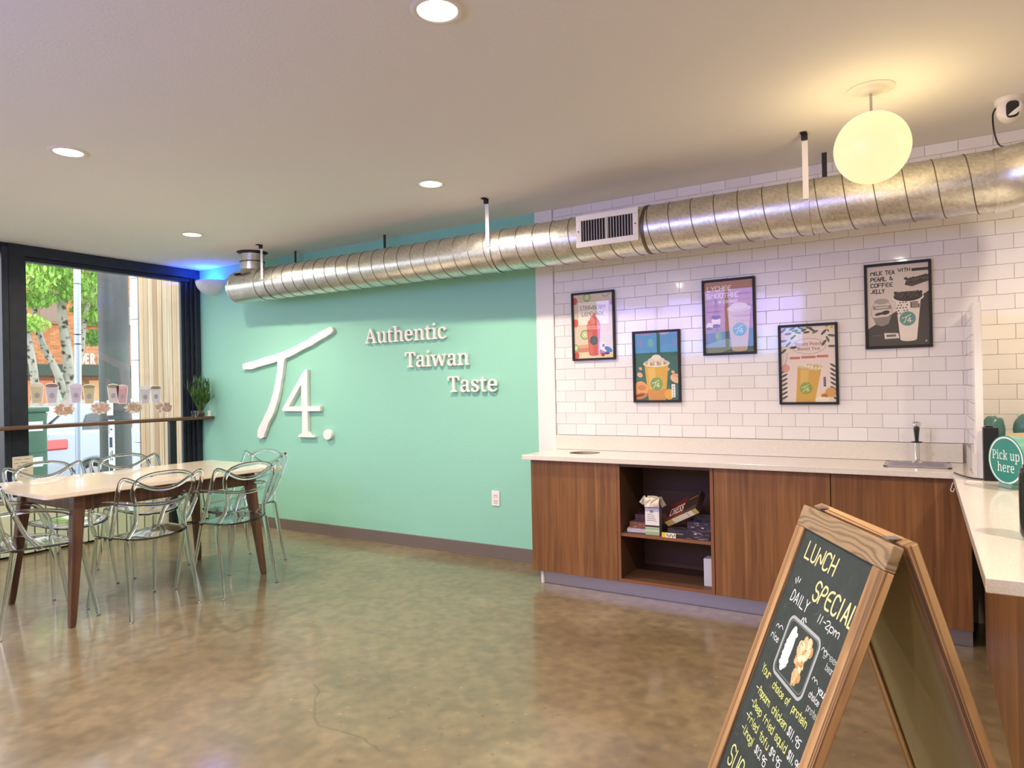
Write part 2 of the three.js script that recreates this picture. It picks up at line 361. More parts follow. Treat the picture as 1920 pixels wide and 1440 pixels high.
// ------------------------------------------------------------------ recessed downlights
{
  const ringG = lathe([[0.066, -0.001], [0.070, -0.008], [0.086, -0.006], [0.092, 0.0]], 40), discG = new THREE.CylinderGeometry(0.067, 0.067, 0.003, 36);
  const spots = [[1.431, 1.03, 'sits nearest the corner of window and mint wall'], [3.804, 1.0, 'above the raised slogan lettering'], [2.62, 2.507, 'above the clear chairs, over the open floor'], [5.015, 2.508, 'over the open floor before the framed posters'], [7.4, 2.5, 'over the aisle behind the pick up counter'], [7.5, 1.0, 'over the back bar beyond the white stub wall'], [1.43, 4.0, 'before the menu displays, closest to the window'], [3.8, 4.0, 'before the menu displays, facing the middle one'], [6.2, 4.0, 'before the menu displays, closest to the pick up counter']];
  for (const [x, z, where] of spots) {
    const t = thing('recessed_downlight', 'round recessed ceiling downlight ' + where, 'ceiling light', [x, H, z], 0, 'recessed ceiling downlights');
    mesh('trim_ring', ringG, M.trim, t, 'white trim ring');
    const l = mesh('lens', discG, M.lampOn, t, 'glowing warm white lens'); l.position.y = -0.0025;
    const s = new THREE.SpotLight(WARM, SPOT, 0, 1.5, 0.7, 2); s.position.set(0, -0.02, 0); s.target.position.set(0, -2, 0); s.castShadow = true; s.shadow.radius = 1.7;
    t.add(s, s.target);
  }
}

// ------------------------------------------------------------------ menu screens on the wall behind the camera (mirrored in the posters, tiles and duct)
{
  const menuT = (k) => canvasTex(512, 400, (g, w, h) => {
    g.fillStyle = '#aaa0ff'; g.fillRect(0, 0, w, h);
    g.fillStyle = '#5aa2f6'; g.fillRect(0, h * 0.66, w, h * 0.34);
    for (let c = 0; c < 3; c++) for (let r = 0; r < 6; r++) { g.fillStyle = (r + c + k) % 4 ? '#8f84ee' : '#6d5fe8'; g.fillRect(24 + c * 162, 30 + r * 38, 90 + ((r * 37 + c * 53) % 44), 13); }
    for (let c = 0; c < 6; c++) { g.fillStyle = ['#8fd0c8', '#a58ff0', '#7f96f4'][c % 3]; g.beginPath(); g.ellipse(50 + c * 84, h * 0.82, 24, 34, 0, 0, 7); g.fill(); }
  });
  for (let k = 0; k < 3; k++) {
    const x = 2.62 + k * 0.98;
    const t = thing('menu_screen', ['wall mounted menu display closest to the window', 'wall mounted menu display between two others', 'wall mounted menu display closest to the pick up counter'][k], 'screen', [x, 1.66, RZ], 0, 'menu screens');
    mesh('housing', box(0.96, 0.82, 0.05, 0, 0.41, -0.026, 0.006), M.black, t);
    const g = new THREE.PlaneGeometry(0.93, 0.79).rotateY(Math.PI).translate(0, 0.41, -0.0525);
    mesh('display', g, std({ color: 0x000000, emissive: 0xffffff, emissiveIntensity: SCREEN * 0.85, emissiveMap: menuT(k), roughness: 0.3 }), t, 'lit lavender and blue menu display');
    const l = new THREE.RectAreaLight(new THREE.Color(0.40, 0.38, 1.0), SCREEN * 0.15, 0.93, 0.79); l.position.set(0, 0.41, -0.056); t.add(l);                            // shines along its own -z, towards the tiled wall
  }
}

// ------------------------------------------------------------------ globe pendant
{
  const t = thing('globe_pendant', 'opal glass globe pendant lamp glowing warm yellow under a round canopy', 'pendant lamp', [6.204, H, 0.98]);
  mesh('canopy', lathe([[0, -0.022], [0.03, -0.022], [0.058, -0.012], [0.062, -0.004], [0.095, -0.003], [0.095, 0]], 40), M.trim, t, 'white round ceiling canopy');
  mesh('stem', rod([0, -0.02, 0], [0, -0.11, 0], 0.006), M.steel, t, 'thin metal stem');
  mesh('fitter', lathe([[0, -0.108], [0.03, -0.108], [0.045, -0.116]], 28), M.trim, t);
  mesh('globe', new THREE.SphereGeometry(0.152, 48, 32).translate(0, -0.256, 0), std({ color: col(170, 160, 120), emissive: new THREE.Color(0.66, 0.62, 0.34), emissiveIntensity: 1.0, roughness: 0.35 }), t, 'glowing opal glass globe');
  const l = new THREE.PointLight(new THREE.Color(1.0, 0.74, 0.38), GLOBE, 0, 2); l.position.set(0, -0.256, 0); l.castShadow = true; l.shadow.radius = 6.5; t.add(l);
}

// ------------------------------------------------------------------ blue uplight sconce in the corner
{
  const t = thing('wall_sconce', 'white half bowl wall sconce throwing blue light up the corner', 'wall lamp', [0.225, 2.42, 0.0]);
  const pts = []; for (let k = 0; k <= 14; k++) { const a = k / 14 * Math.PI / 2; pts.push([0.17 * Math.sin(a), -0.14 * Math.cos(a)]); }
  for (let k = 14; k >= 0; k--) { const a = k / 14 * Math.PI / 2; pts.push([0.163 * Math.sin(a), -0.133 * Math.cos(a)]); }
  mesh('bowl', new THREE.LatheGeometry(pts.map((p) => new THREE.Vector2(...p)), 36, -Math.PI / 2, Math.PI), std({ color: col(226, 228, 232), roughness: 0.35 }), t, 'white half bowl');
  mesh('rim', new THREE.TorusGeometry(0.1665, 0.0045, 8, 40, Math.PI).rotateX(Math.PI / 2), M.trim, t);
  mesh('back_plate', box(0.12, 0.1, 0.01, 0, -0.06, 0.006, 0.003), M.trim, t);
  mesh('bulb', lathe([[0, -0.05], [0.016, -0.045], [0.022, -0.02], [0.016, 0.0], [0, 0.004]], 20).translate(0, -0.02, 0.085), std({ color: 0x000000, emissive: new THREE.Color(0.08, 0.25, 1), emissiveIntensity: 3 }), t, 'blue bulb');
  const l = new THREE.PointLight(new THREE.Color(0.015, 0.07, 1.0), 0.7, 0, 2); l.position.set(0, -0.04, 0.085); l.castShadow = true; l.shadow.radius = 1; t.add(l);
}

// ------------------------------------------------------------------ spiral duct
const DR = 0.143, dA = V3(1.0, 2.257, 0.28), dB = V3(6.70, 2.2115, 0.439);
{
  const t = thing('spiral_duct', 'round galvanised spiral ventilation duct hung below the ceiling along the wall', 'duct');
  const dir = dB.clone().sub(dA).normalize(), L = dA.distanceTo(dB), qd = new THREE.Quaternion().setFromUnitVectors(V3(0, 1, 0), dir), mid = dA.clone().add(dB).multiplyScalar(0.5);
  const body = new THREE.CylinderGeometry(DR, DR, L, 56, 1, true); { const uv = body.attributes.uv; for (let i = 0; i < uv.count; i++) uv.setXY(i, uv.getX(i) * 1.8, uv.getY(i) * L * 2); }
  mesh('body', body.applyQuaternion(qd).translate(...mid.toArray()), M.galv, t, 'galvanised sheet metal tube');
  const pts = [], turns = (L - 0.5) / 0.13, n = Math.round(turns * 28);
  for (let k = 0; k <= n; k++) { const a = -k / 28 * Math.PI * 2, y = -L / 2 + 0.42 + k / n * (L - 0.5); pts.push(V3(Math.cos(a) * (DR + 0.0004), y, Math.sin(a) * (DR + 0.0004)).applyQuaternion(qd).add(mid)); }
  mesh('seam', new THREE.TubeGeometry(new THREE.CatmullRomCurve3(pts), n * 2, 0.0026, 5), M.seam, t, 'spiral lock seam');
  const at = (x) => dA.clone().lerp(dB, (x - dA.x) / (dB.x - dA.x));
  const ring = (x, r, w, name, m) => { const p = at(x); return mesh(name, new THREE.CylinderGeometry(r, r, w, 56, 1, true).applyQuaternion(qd).translate(...p.toArray()), m, t); };
  const cap = lathe([[0, -0.006], [DR - 0.01, -0.006], [DR, 0.0], [DR + 0.003, 0.004], [DR + 0.003, 0.03], [DR, 0.032]], 56).applyQuaternion(qd).translate(...dA.toArray());
  mesh('end_cap', cap, M.galv, t, 'flat end cap');
  ring(1.38, DR + 0.003, 0.035, 'coupling', M.galv); ring(4.99, DR + 0.003, 0.02, 'coupling', M.seam); ring(6.69, DR + 0.004, 0.03, 'coupling', M.galv);
  // take-off pipe into the ceiling
  const p = at(1.2);
  mesh('take_off', [cyl(0.103, 0.103, H - p.y - 0.06, p.x, (p.y + 0.06 + H) / 2, p.z, 40)], M.galv, t, 'vertical branch pipe into the ceiling');
  mesh('pipe_band', [lathe([[0.104, -0.006], [0.109, -0.003], [0.109, 0.003], [0.104, 0.006]], 40).translate(p.x, 2.47, p.z)], M.seam, t);
  mesh('pipe_flange', [lathe([[0.103, -0.02], [0.13, -0.004], [0.135, 0.0]], 40).translate(p.x, H - 0.001, p.z)], M.darkMetal, t, 'dark ceiling flange');
  mesh('saddle', [lathe([[0.104, 0.02], [0.112, 0.0], [0.16, -0.03]], 40).translate(p.x, p.y + 0.125, p.z)], M.galv, t);
  // elbow at the kitchen end
  const e0 = at(6.70), er = 0.34, arc = [], N = 18;
  for (let k = 0; k <= N; k++) { const a = k / N * Math.PI * 0.42; arc.push([e0.x - 0.02 + Math.sin(a) * er, e0.y + k / N * 0.02, e0.z + (1 - Math.cos(a)) * er]); }
  const last = arc[N], pv = arc[N - 1], dx = last[0] - pv[0], dz = last[2] - pv[2], dl = Math.hypot(dx, dz);
  arc.push([last[0] + dx / dl * 0.4, last[1], last[2] + dz / dl * 0.4], [last[0] + dx / dl * 1.4, last[1], last[2] + dz / dl * 1.4]);
  mesh('elbow', new THREE.TubeGeometry(new THREE.CatmullRomCurve3(arc.map((q) => V3(...q))), 60, DR + 0.004, 48), M.galv, t, 'smooth bend turning away from the wall');
  // hanger straps: a ceiling clip, a flat strap down the front, and a loop round the duct
  for (const x of [1.524, 3.893, 5.88]) {
    const c = at(x);
    mesh('hanger_strap', [box(0.028, H - c.y - 0.02, 0.0016, x, (H + c.y) / 2, c.z + DR + 0.006)], M.white, t, 'flat pale hanger strap');
    const loop = []; for (let k = 0; k <= 22; k++) { const a = k / 22 * Math.PI * 1.02; loop.push([0, -Math.sin(a), Math.cos(a)]); }
    const g = new THREE.BufferGeometry(), P = [], I = []; loop.forEach((q, i) => { for (const s of [-0.014, 0.014]) P.push(x + s, c.y + q[1] * (DR + 0.005), c.z + q[2] * (DR + 0.005)); if (i) { const b = i * 2; I.push(b - 2, b - 1, b, b, b - 1, b + 1); } });
    g.setAttribute('position', new THREE.Float32BufferAttribute(P, 3)); g.setIndex(I); g.computeVertexNormals(); g.setAttribute('uv', new THREE.Float32BufferAttribute(new Float32Array(P.length / 3 * 2), 2));
    mesh('hanger_loop', g, M.galv, t);
    mesh('ceiling_clip', [box(0.03, 0.032, 0.02, x, H - 0.017, c.z + DR + 0.014, 0.003), box(0.03, 0.006, 0.05, x, H - 0.004, c.z + DR + 0.03)], M.darkMetal, t, 'grey ceiling clip');
  }
  for (const [x, z] of [[2.634, 0.117], [1.554, 0.10], [5.93, 0.2]]) mesh('rear_strap', [box(0.026, H - 2.3, 0.0016, x, (H + 2.3) / 2, z)], M.darkMetal, t, 'dark strap behind the duct');
}
{ // supply air register on the duct
  const cx = 4.772, cy = 2.236, z = 0.552;
  const t = thing('air_register', 'white rectangular air register with vertical louvres set into the round duct', 'vent', [cx, cy, z]);
  const W = 0.40, Hh = 0.195, b = 0.034;
  mesh('collar', [box(W - 0.02, Hh - 0.02, 0.012, 0, 0, -0.016), box(0.012, Hh - 0.01, 0.13, -W / 2 + 0.018, 0, -0.07), box(0.012, Hh - 0.01, 0.13, W / 2 - 0.018, 0, -0.07), box(W - 0.03, 0.012, 0.13, 0, Hh / 2 - 0.014, -0.07), box(W - 0.03, 0.012, 0.13, 0, -Hh / 2 + 0.014, -0.07)], M.galv, t, 'galvanised collar box');
  mesh('frame', [box(W, b, 0.008, 0, Hh / 2 - b / 2, 0, 0.002), box(W, b, 0.008, 0, -Hh / 2 + b / 2, 0, 0.002), box(b, Hh - 2 * b, 0.008, -W / 2 + b / 2, 0, 0, 0.002), box(b, Hh - 2 * b, 0.008, W / 2 - b / 2, 0, 0, 0.002)], M.white, t, 'white face frame');
  mesh('cavity', box(W - 2 * b, Hh - 2 * b, 0.004, 0, 0, -0.0085), M.black, t);
  for (let k = 0; k < 18; k++) { const s = mesh('louvre', box(0.0022, Hh - 2 * b, 0.011, 0, 0, 0), M.trim, t); s.position.set(-W / 2 + b + 0.012 + k * (W - 2 * b - 0.024) / 17, 0, -0.001); s.rotation.y = k === 9 ? 0 : 0.5; }
  mesh('centre_bar', box(0.006, Hh - 2 * b, 0.006, 0, 0, 0.001), M.white, t);
  for (const s of [-1, 1]) mesh('screw', cyl(0.004, 0.004, 0.003, 0, 0, 0, 12).rotateX(Math.PI / 2).translate(s * (W / 2 - b / 2), 0, 0.005), M.darkMetal, t);
}

// ------------------------------------------------------------------ security camera
{
  const t = thing('security_camera', 'white turret security camera with black face plate on the ceiling', 'camera', [6.735, H, 0.5]);
  mesh('mount', lathe([[0, -0.03], [0.05, -0.03], [0.058, -0.018], [0.058, 0]], 32), M.trim, t, 'white ceiling base');
  mesh('housing', lathe([[0, -0.055], [0.03, -0.05], [0.046, -0.03], [0.052, 0.0], [0.05, 0.03], [0.044, 0.045], [0, 0.047]], 32).rotateX(1.35).rotateY(-0.15).translate(0, -0.06, 0.012), M.white, t, 'white egg shaped housing');
  mesh('face_plate', new THREE.ExtrudeGeometry((() => { const q = new THREE.Shape(), w = 0.022, h = 0.034, r = 0.018; q.moveTo(-w + r, -h); q.lineTo(w - r, -h); q.quadraticCurveTo(w, -h, w, -h + r); q.lineTo(w, h - r); q.quadraticCurveTo(w, h, w - r, h); q.lineTo(-w + r, h); q.quadraticCurveTo(-w, h, -w, h - r); q.lineTo(-w, -h + r); q.quadraticCurveTo(-w, -h, -w + r, -h); return q; })(), { depth: 0.008, bevelEnabled: true, bevelThickness: 0.002, bevelSize: 0.002, bevelSegments: 2 }).rotateX(0.1).rotateY(0.1).translate(0.004, -0.066, 0.055), M.blackGloss, t, 'black lens plate');
  mesh('cable', tube([[-0.05, -0.03, 0.0], [-0.062, -0.055, -0.01], [-0.05, -0.1, -0.12], [-0.02, -0.12, -0.28], [0.02, -0.1, -0.42]], 0.004, 40, 6), M.black, t, 'thin black cable');
}

// ------------------------------------------------------------------ raised wall lettering and logo
const font = await new FontLoader().loadAsync('fonts/droid/droid_serif_regular.typeface.json');
function word(text, x0, x1, y, capH, label) {
  const t = thing('raised_lettering', label, 'lettering', [x0, y, 0], 0, 'raised slogan words');
  const size = 1, wide = (s) => { let adv = 0, maxX = 0, minX = 9; for (const ch of s) { const g = new TextGeometry(ch, { font, size, depth: 0.1, curveSegments: 2, bevelEnabled: false }); g.computeBoundingBox(); minX = Math.min(minX, adv + g.boundingBox.min.x); maxX = adv + g.boundingBox.max.x; adv += font.data.glyphs[ch].ha / font.data.resolution * size; } return [minX, maxX]; };
  const [a, b] = wide(text), k = (x1 - x0) / (b - a);
  const cap = new TextGeometry('T', { font, size, depth: 0.1, curveSegments: 2, bevelEnabled: false }); cap.computeBoundingBox(); const ky = capH / cap.boundingBox.max.y;
  let adv = -a;
  for (const ch of text) {
    const g = new TextGeometry(ch, { font, size: 1, depth: 0.018, curveSegments: 8, bevelEnabled: true, bevelThickness: 0.002, bevelSize: 0.012, bevelOffset: 0, bevelSegments: 1 });
    g.scale(k, ky, 1).translate(adv * k, 0, 0.010);
    mesh('letter', g, M.letter, t);
    adv += font.data.glyphs[ch].ha / font.data.resolution;
  }
}
word('Authentic', 2.309, 3.165, 1.688, 0.121, 'raised white serif word Authentic, first line of the slogan');
word('Taiwan', 2.749, 3.383, 1.472, 0.121, 'raised white serif word Taiwan, middle line of the slogan');
word('Taste', 3.179, 3.634, 1.264, 0.121, 'raised white serif word Taste, last line of the slogan');
{
  const t = thing('logo_sign', 'large raised white brush stroke letter, numeral four and dot on mint wall', 'logo', [1.3, 0.85, 0]);
  const ex = (pts, hole) => { const s = new THREE.Shape(pts.map((p) => new THREE.Vector2(p[0] - 1.3, p[1] - 0.85))); if (hole) s.holes.push(new THREE.Path(hole.map((p) => new THREE.Vector2(p[0] - 1.3, p[1] - 0.85)))); return new THREE.ExtrudeGeometry(s, { depth: 0.03, bevelEnabled: true, bevelThickness: 0.002, bevelSize: 0.002, bevelSegments: 1, curveSegments: 20 }).translate(0, 0, 0.003); };
  const jag = (pts) => { const o = []; for (let i = 0; i < pts.length; i++) { const a = pts[i], b = pts[(i + 1) % pts.length]; o.push(a); const d = Math.hypot(a[0] - b[0], a[1] - b[1]); if (d > 0.09) { const nx = -(b[1] - a[1]) / d, ny = (b[0] - a[0]) / d; for (const s of [0.35, 0.7]) { const j = rr(-0.004, 0.004); o.push([mix(a[0], b[0], s) + nx * j, mix(a[1], b[1], s) + ny * j]); } } } return o; };
  mesh('letter_t', ex(jag([[0.703, 1.569], [0.829, 1.585], [1.044, 1.623], [1.21, 1.648], [1.393, 1.691], [1.59, 1.749], [1.743, 1.807], [1.892, 1.854], [1.928, 1.847], [1.938, 1.825], [1.909, 1.797], [1.816, 1.763], [1.665, 1.705], [1.47, 1.647], [1.306, 1.599], [1.293, 1.565], [1.277, 1.483], [1.242, 1.347], [1.198, 1.209], [1.132, 1.085], [1.046, 0.972], [0.99, 0.862], [0.947, 0.847], [0.898, 0.864], [0.907, 0.928], [0.984, 1.028], [1.072, 1.154], [1.138, 1.279], [1.179, 1.403], [1.206, 1.513], [1.204, 1.579], [1.042, 1.553], [0.87, 1.521], [0.717, 1.511], [0.7, 1.529]])), M.letter, t, 'white brush stroke T');
  mesh('numeral_four', ex([[1.567, 1.486], [1.601, 1.485], [1.594, 1.153], [1.759, 1.153], [1.757, 1.113], [1.595, 1.111], [1.593, 0.926], [1.619, 0.892], [1.676, 0.885], [1.676, 0.874], [1.464, 0.874], [1.469, 0.885], [1.522, 0.911], [1.527, 1.111], [1.264, 1.111], [1.258, 1.128]], [[1.521, 1.355], [1.519, 1.153], [1.348, 1.154]]), M.letter, t, 'white serif numeral four');
  const dot = new THREE.Shape(); dot.absellipse(1.842 - 1.3, 0.902 - 0.85, 0.049, 0.043, 0, Math.PI * 2);
  mesh('dot', new THREE.ExtrudeGeometry(dot, { depth: 0.03, bevelEnabled: true, bevelThickness: 0.002, bevelSize: 0.002, bevelSegments: 1, curveSegments: 24 }).translate(0, 0, 0.003), M.letter, t, 'white round dot');
}
{ // power outlet
  const t = thing('power_outlet', 'white double power outlet low on the mint wall', 'outlet', [3.59, 0.453, 0]);
  mesh('plate', box(0.071, 0.114, 0.006, 0, 0, 0.004, 0.002), M.white, t);
  for (const s of [-1, 1]) { const r = mesh('socket', box(0.034, 0.028, 0.004, 0, s * 0.02, 0.008, 0.0015), M.trim, t); for (const q of [-1, 1]) mesh('slot', box(0.003, 0.009, 0.001, q * 0.007, s * 0.02 + 0.003, 0.0101), M.black, r); }
}

// ------------------------------------------------------------------ framed posters
function cupLogo(g, x, y, r, fill, ink) {
  g.fillStyle = fill; g.beginPath(); g.arc(x, y, r, 0, 7); g.fill();
  g.strokeStyle = ink; g.lineWidth = r * 0.1; g.beginPath();
  g.moveTo(x - r * 0.72, y - r * 0.1); g.quadraticCurveTo(x - r * 0.1, y - r * 0.2, x + r * 0.4, y - r * 0.58);
  g.moveTo(x - r * 0.12, y - r * 0.3); g.quadraticCurveTo(x - r * 0.18, y + r * 0.2, x - r * 0.5, y + r * 0.62);
  g.moveTo(x + r * 0.3, y + r * 0.55); g.lineTo(x + r * 0.3, y - r * 0.15); g.lineTo(x - r * 0.02, y + r * 0.32); g.lineTo(x + r * 0.5, y + r * 0.32); g.stroke();
}
function poly(g, pts, fill) { g.fillStyle = fill; g.beginPath(); pts.forEach((p, i) => (i ? g.lineTo(p[0], p[1]) : g.moveTo(p[0], p[1]))); g.closePath(); g.fill(); }
function ell(g, x, y, a, b, fill, rot = 0) { g.fillStyle = fill; g.beginPath(); g.ellipse(x, y, a, b, rot, 0, 7); g.fill(); }
const PW = 640, PH = 950;
const art = {
  strawberry(g) {
    g.fillStyle = '#d8c8a6'; g.fillRect(0, 0, PW, PH);
    g.fillStyle = '#e9cfa4'; g.fillRect(0, 850, PW, 100);
    poly(g, [[80, 750], [320, 740], [320, 860], [40, 862]], '#d9a27c'); poly(g, [[60, 800], [330, 790], [330, 850], [40, 862]], '#c9805e');
    for (const [x, y, r, c] of [[20, 90, 46, '#d2543c'], [28, 420, 52, '#d4503a'], [30, 905, 48, '#c84a34'], [620, 150, 30, '#b83830']]) ell(g, x, y, r, r * 1.15, c);
    for (const [x, y, r] of [[225, 50, 58], [180, 600, 70], [20, 790, 54]]) { ell(g, x, y, r, r, '#4f7a3a'); ell(g, x, y, r * 0.84, r * 0.84, '#b9c77c'); g.strokeStyle = '#e8ecc4'; g.lineWidth = 5; for (let k = 0; k < 8; k++) { g.beginPath(); g.moveTo(x, y); g.lineTo(x + Math.cos(k * 0.785) * r * 0.8, y + Math.sin(k * 0.785) * r * 0.8); g.stroke(); } }
    g.strokeStyle = '#4a3a34'; g.lineWidth = 6; g.beginPath(); g.moveTo(480, 20); g.quadraticCurveTo(520, 90, 600, 10); g.stroke();
    g.fillStyle = '#efe4cc'; g.fillRect(70, 110, 510, 350); g.strokeStyle = '#8a8270'; g.lineWidth = 4; g.strokeRect(70, 110, 510, 350);
    g.strokeStyle = '#55504a'; g.lineWidth = 7; handText(g, 'STRAWBERRY', 110, 232, 58, { width: 430, slant: 0.02 }); handText(g, 'LEMONADE', 140, 322, 58, { width: 370, slant: 0.02 });
    poly(g, [[216, 500], [436, 500], [400, 900], [246, 900]], '#c4584a'); ell(g, 323, 900, 77, 18, '#c4584a');
    poly(g, [[236, 560], [300, 556], [310, 890], [262, 890]], '#d2695a');
    ell(g, 326, 470, 118, 52, '#d9806c'); ell(g, 326, 430, 96, 62, '#cf6c5a'); ell(g, 330, 380, 62, 58, '#d9806c'); ell(g, 338, 335, 28, 38, '#cf6c5a');
    g.strokeStyle = '#b04c40'; g.lineWidth = 12; for (const k of [0, 1, 2]) { g.beginPath(); g.moveTo(330 + k * 10, 330 + k * 12); g.quadraticCurveTo(380 + k * 24, 390, 350 + k * 36, 470); g.stroke(); }
    g.strokeStyle = '#e8a092'; g.lineWidth = 9; g.beginPath(); g.ellipse(326, 502, 112, 20, 0, 0, 7); g.stroke();
    cupLogo(g, 325, 690, 66, '#3c4e4e', '#5f7070');
    ell(g, 470, 780, 44, 60, '#e8dcc0'); ell(g, 480, 770, 20, 26, '#6a5a38'); ell(g, 560, 830, 70, 34, '#33422e', 0.5); ell(g, 470, 890, 38, 42, '#a83c34'); ell(g, 436, 860, 26, 34, '#b44a3e'); ell(g, 540, 880, 40, 24, '#252a20');
  },
  peachtea(g) {
    g.fillStyle = '#2f6254'; g.fillRect(0, 0, PW, PH);
    g.fillStyle = '#35705f'; for (const [x, y] of [[120, 320], [500, 240], [90, 700], [560, 820]]) ell(g, x, y, 120, 80, '#346a5a');
    ell(g, 160, 0, 120, 40, '#7a4a34'); ell(g, 430, 0, 90, 30, '#b48a4a');
    for (const [x, y, a, b] of [[80, 500, 26, 20], [70, 590, 44, 34], [560, 560, 26, 22], [500, 520, 14, 20]]) ell(g, x, y, a, b, '#e0b083', 0.5);
    poly(g, [[140, 440], [500, 420], [448, 950], [196, 950]], '#d8a93c'); poly(g, [[190, 500], [300, 490], [310, 800], [230, 830]], '#e3bd58'); poly(g, [[178, 800], [462, 790], [448, 950], [196, 950]], '#cf8f44');
    ell(g, 320, 430, 190, 54, '#cfc4ae'); ell(g, 320, 400, 130, 60, '#d8cdb8'); ell(g, 320, 350, 70, 40, '#e4dcca');
    for (let k = 0; k < 34; k++) ell(g, 170 + (k * 67) % 300, 415 + (k * 29) % 46, 17, 11, ['#c2a878', '#b58f5a', '#e6dcc6'][k % 3], k);
    g.strokeStyle = '#efe8da'; g.lineWidth = 14; g.beginPath(); g.ellipse(320, 425, 196, 50, 0, 0.2, 2.95); g.stroke();
    cupLogo(g, 318, 720, 92, '#7f9f4e', '#e6e6c2');
    ell(g, 76, 800, 112, 120, '#e2a05c'); ell(g, 70, 890, 110, 44, '#c9793e', -0.2); ell(g, 60, 880, 76, 18, '#7a4424', -0.2); ell(g, 96, 770, 60, 40, '#c6824a');
    ell(g, 610, 650, 90, 62, '#e7b98a', 0.3); poly(g, [[520, 600], [640, 612], [640, 640]], '#d89a5e'); ell(g, 500, 870, 66, 74, '#e0a83e');
    g.fillStyle = '#f0ece0'; g.fillRect(536, 730, 52, 180); g.fillStyle = '#3c3c3a'; for (let k = 0; k < 4; k++) { g.fillRect(550, 752 + k * 40, 22, 6); g.fillRect(552, 764 + k * 40, 8, 16); g.fillRect(566, 760 + k * 40, 6, 14); }
  },
  lychee(g) {
    g.fillStyle = '#a8765c'; g.fillRect(0, 0, PW, PH);
    g.fillStyle = '#b58468'; g.fillRect(0, 0, PW, 330);
    poly(g, [[0, 690], [640, 640], [640, 950], [0, 950]], '#55685c'); poly(g, [[0, 840], [300, 760], [460, 860], [200, 950], [0, 950]], '#87917c');
    g.strokeStyle = '#f2e8e0'; g.lineWidth = 12; handText(g, 'LYCHEE', 40, 122, 60, { width: 330, slant: 0, jitter: 0.01 }); handText(g, 'SMOOTHIE', 30, 218, 60, { width: 430, slant: 0, jitter: 0.01 });
    g.lineWidth = 8; handText(g, 'WITH COCONUT', 120, 290, 34, { width: 330, slant: 0, jitter: 0.01 });
    ell(g, 150, 530, 60, 66, '#e9dcc8'); ell(g, 150, 470, 60, 34, '#5a2e2a'); ell(g, 150, 590, 58, 26, '#4a2a26'); ell(g, 60, 590, 46, 50, '#e6d9c6'); ell(g, 60, 620, 44, 20, '#6a3a34');
    g.fillStyle = '#94644c'; g.fillRect(130, 220, 50, 230); g.fillRect(140, 620, 40, 130);
    poly(g, [[300, 380], [610, 370], [556, 920], [356, 920]], '#c9b49a'); ell(g, 456, 916, 100, 24, '#c2ab8e'); ell(g, 456, 372, 160, 44, '#ded0bc'); ell(g, 456, 340, 110, 44, '#e6dac8');
    cupLogo(g, 462, 650, 90, '#6f9a96', '#cfe0da');
  },
  honeypeach(g) {
    g.fillStyle = '#e4d2c4'; g.fillRect(0, 0, PW, PH);
    for (let k = 0; k < 13; k++) { const s = k < 7 ? 0 : 1, y = 40 + (k % 7) * 44; g.save(); g.translate(s ? 600 - (k % 3) * 44 : 30 + (k % 3) * 60, y); g.rotate(s ? 0.6 + k : -0.7 + (k % 2) * 0.6); ell(g, 0, 0, 44, 15, ['#4e5a3c', '#5e6844', '#3e4632'][k % 3]); g.restore(); }
    for (let k = 0; k < 9; k++) { g.save(); g.translate(140 + k * 34, 22 + (k % 3) * 26); g.rotate(-0.4 + (k % 4) * 0.3); ell(g, 0, 0, 40, 13, ['#54603e', '#414a34'][k % 2]); g.restore(); }
    for (let k = 0; k < 16; k++) { const s = k % 2; g.save(); g.translate(s ? 612 : 34, 500 + Math.floor(k / 2) * 56); g.rotate(s ? 0.6 : -0.5); ell(g, 0, 0, 44, 12, '#3e4236'); g.restore(); }
    ell(g, 600, 30, 60, 34, '#e2cf98'); ell(g, 606, 28, 10, 10, '#b8643c');
    ell(g, 52, 520, 50, 52, '#d99a84'); g.strokeStyle = '#9a8f7c'; g.lineWidth = 3; for (const k of [0, 1, 2]) { g.beginPath(); g.moveTo(40, 480); g.quadraticCurveTo(60 + k * 20, 390, 90 - k * 20, 320); g.stroke(); }
    g.strokeStyle = '#8a7a74'; g.lineWidth = 5; g.beginPath(); g.ellipse(330, 250, 200, 96, 0, 0, 7); g.stroke();
    g.fillStyle = '#8a5a52'; g.textAlign = 'center'; g.font = 'bold 56px serif'; g.fillText('Honey Peach', 330, 240, 330); g.fillText('Boost Tea', 330, 300, 270);
    g.fillStyle = '#bf6a5c'; g.fillRect(104, 378, 124, 30); g.fillRect(242, 372, 170, 30); g.fillRect(424, 366, 134, 30);
    poly(g, [[196, 500], [480, 520], [392, 950], [168, 950]], '#d0a23a'); poly(g, [[230, 540], [330, 540], [300, 800], [220, 780]], '#dcb458');
    for (let k = 0; k < 26; k++) ell(g, 212 + (k * 53) % 280, 486 + (k * 31) % 60, 22, 16, ['#e6d8bc', '#d6c49c', '#c8ac72'][k % 3], k);
    cupLogo(g, 292, 776, 76, '#8a9c40', '#d8dca0');
    g.fillStyle = '#4a443e'; g.fillRect(498, 640, 28, 118); g.fillStyle = '#9a928a'; for (let k = 0; k < 5; k++) g.fillRect(504, 652 + k * 20, 16, 8);
    ell(g, 510, 880, 104, 84, '#e8cfa4'); ell(g, 580, 830, 66, 60, '#cf9a52'); ell(g, 506, 872, 40, 28, '#b06a34'); ell(g, 480, 920, 80, 34, '#f0e2c4');
  },
  milktea(g) {
    g.fillStyle = '#d6cabc'; g.fillRect(0, 0, PW, PH);
    poly(g, [[0, 742], [640, 330], [640, 950], [0, 950]], '#3e362e');
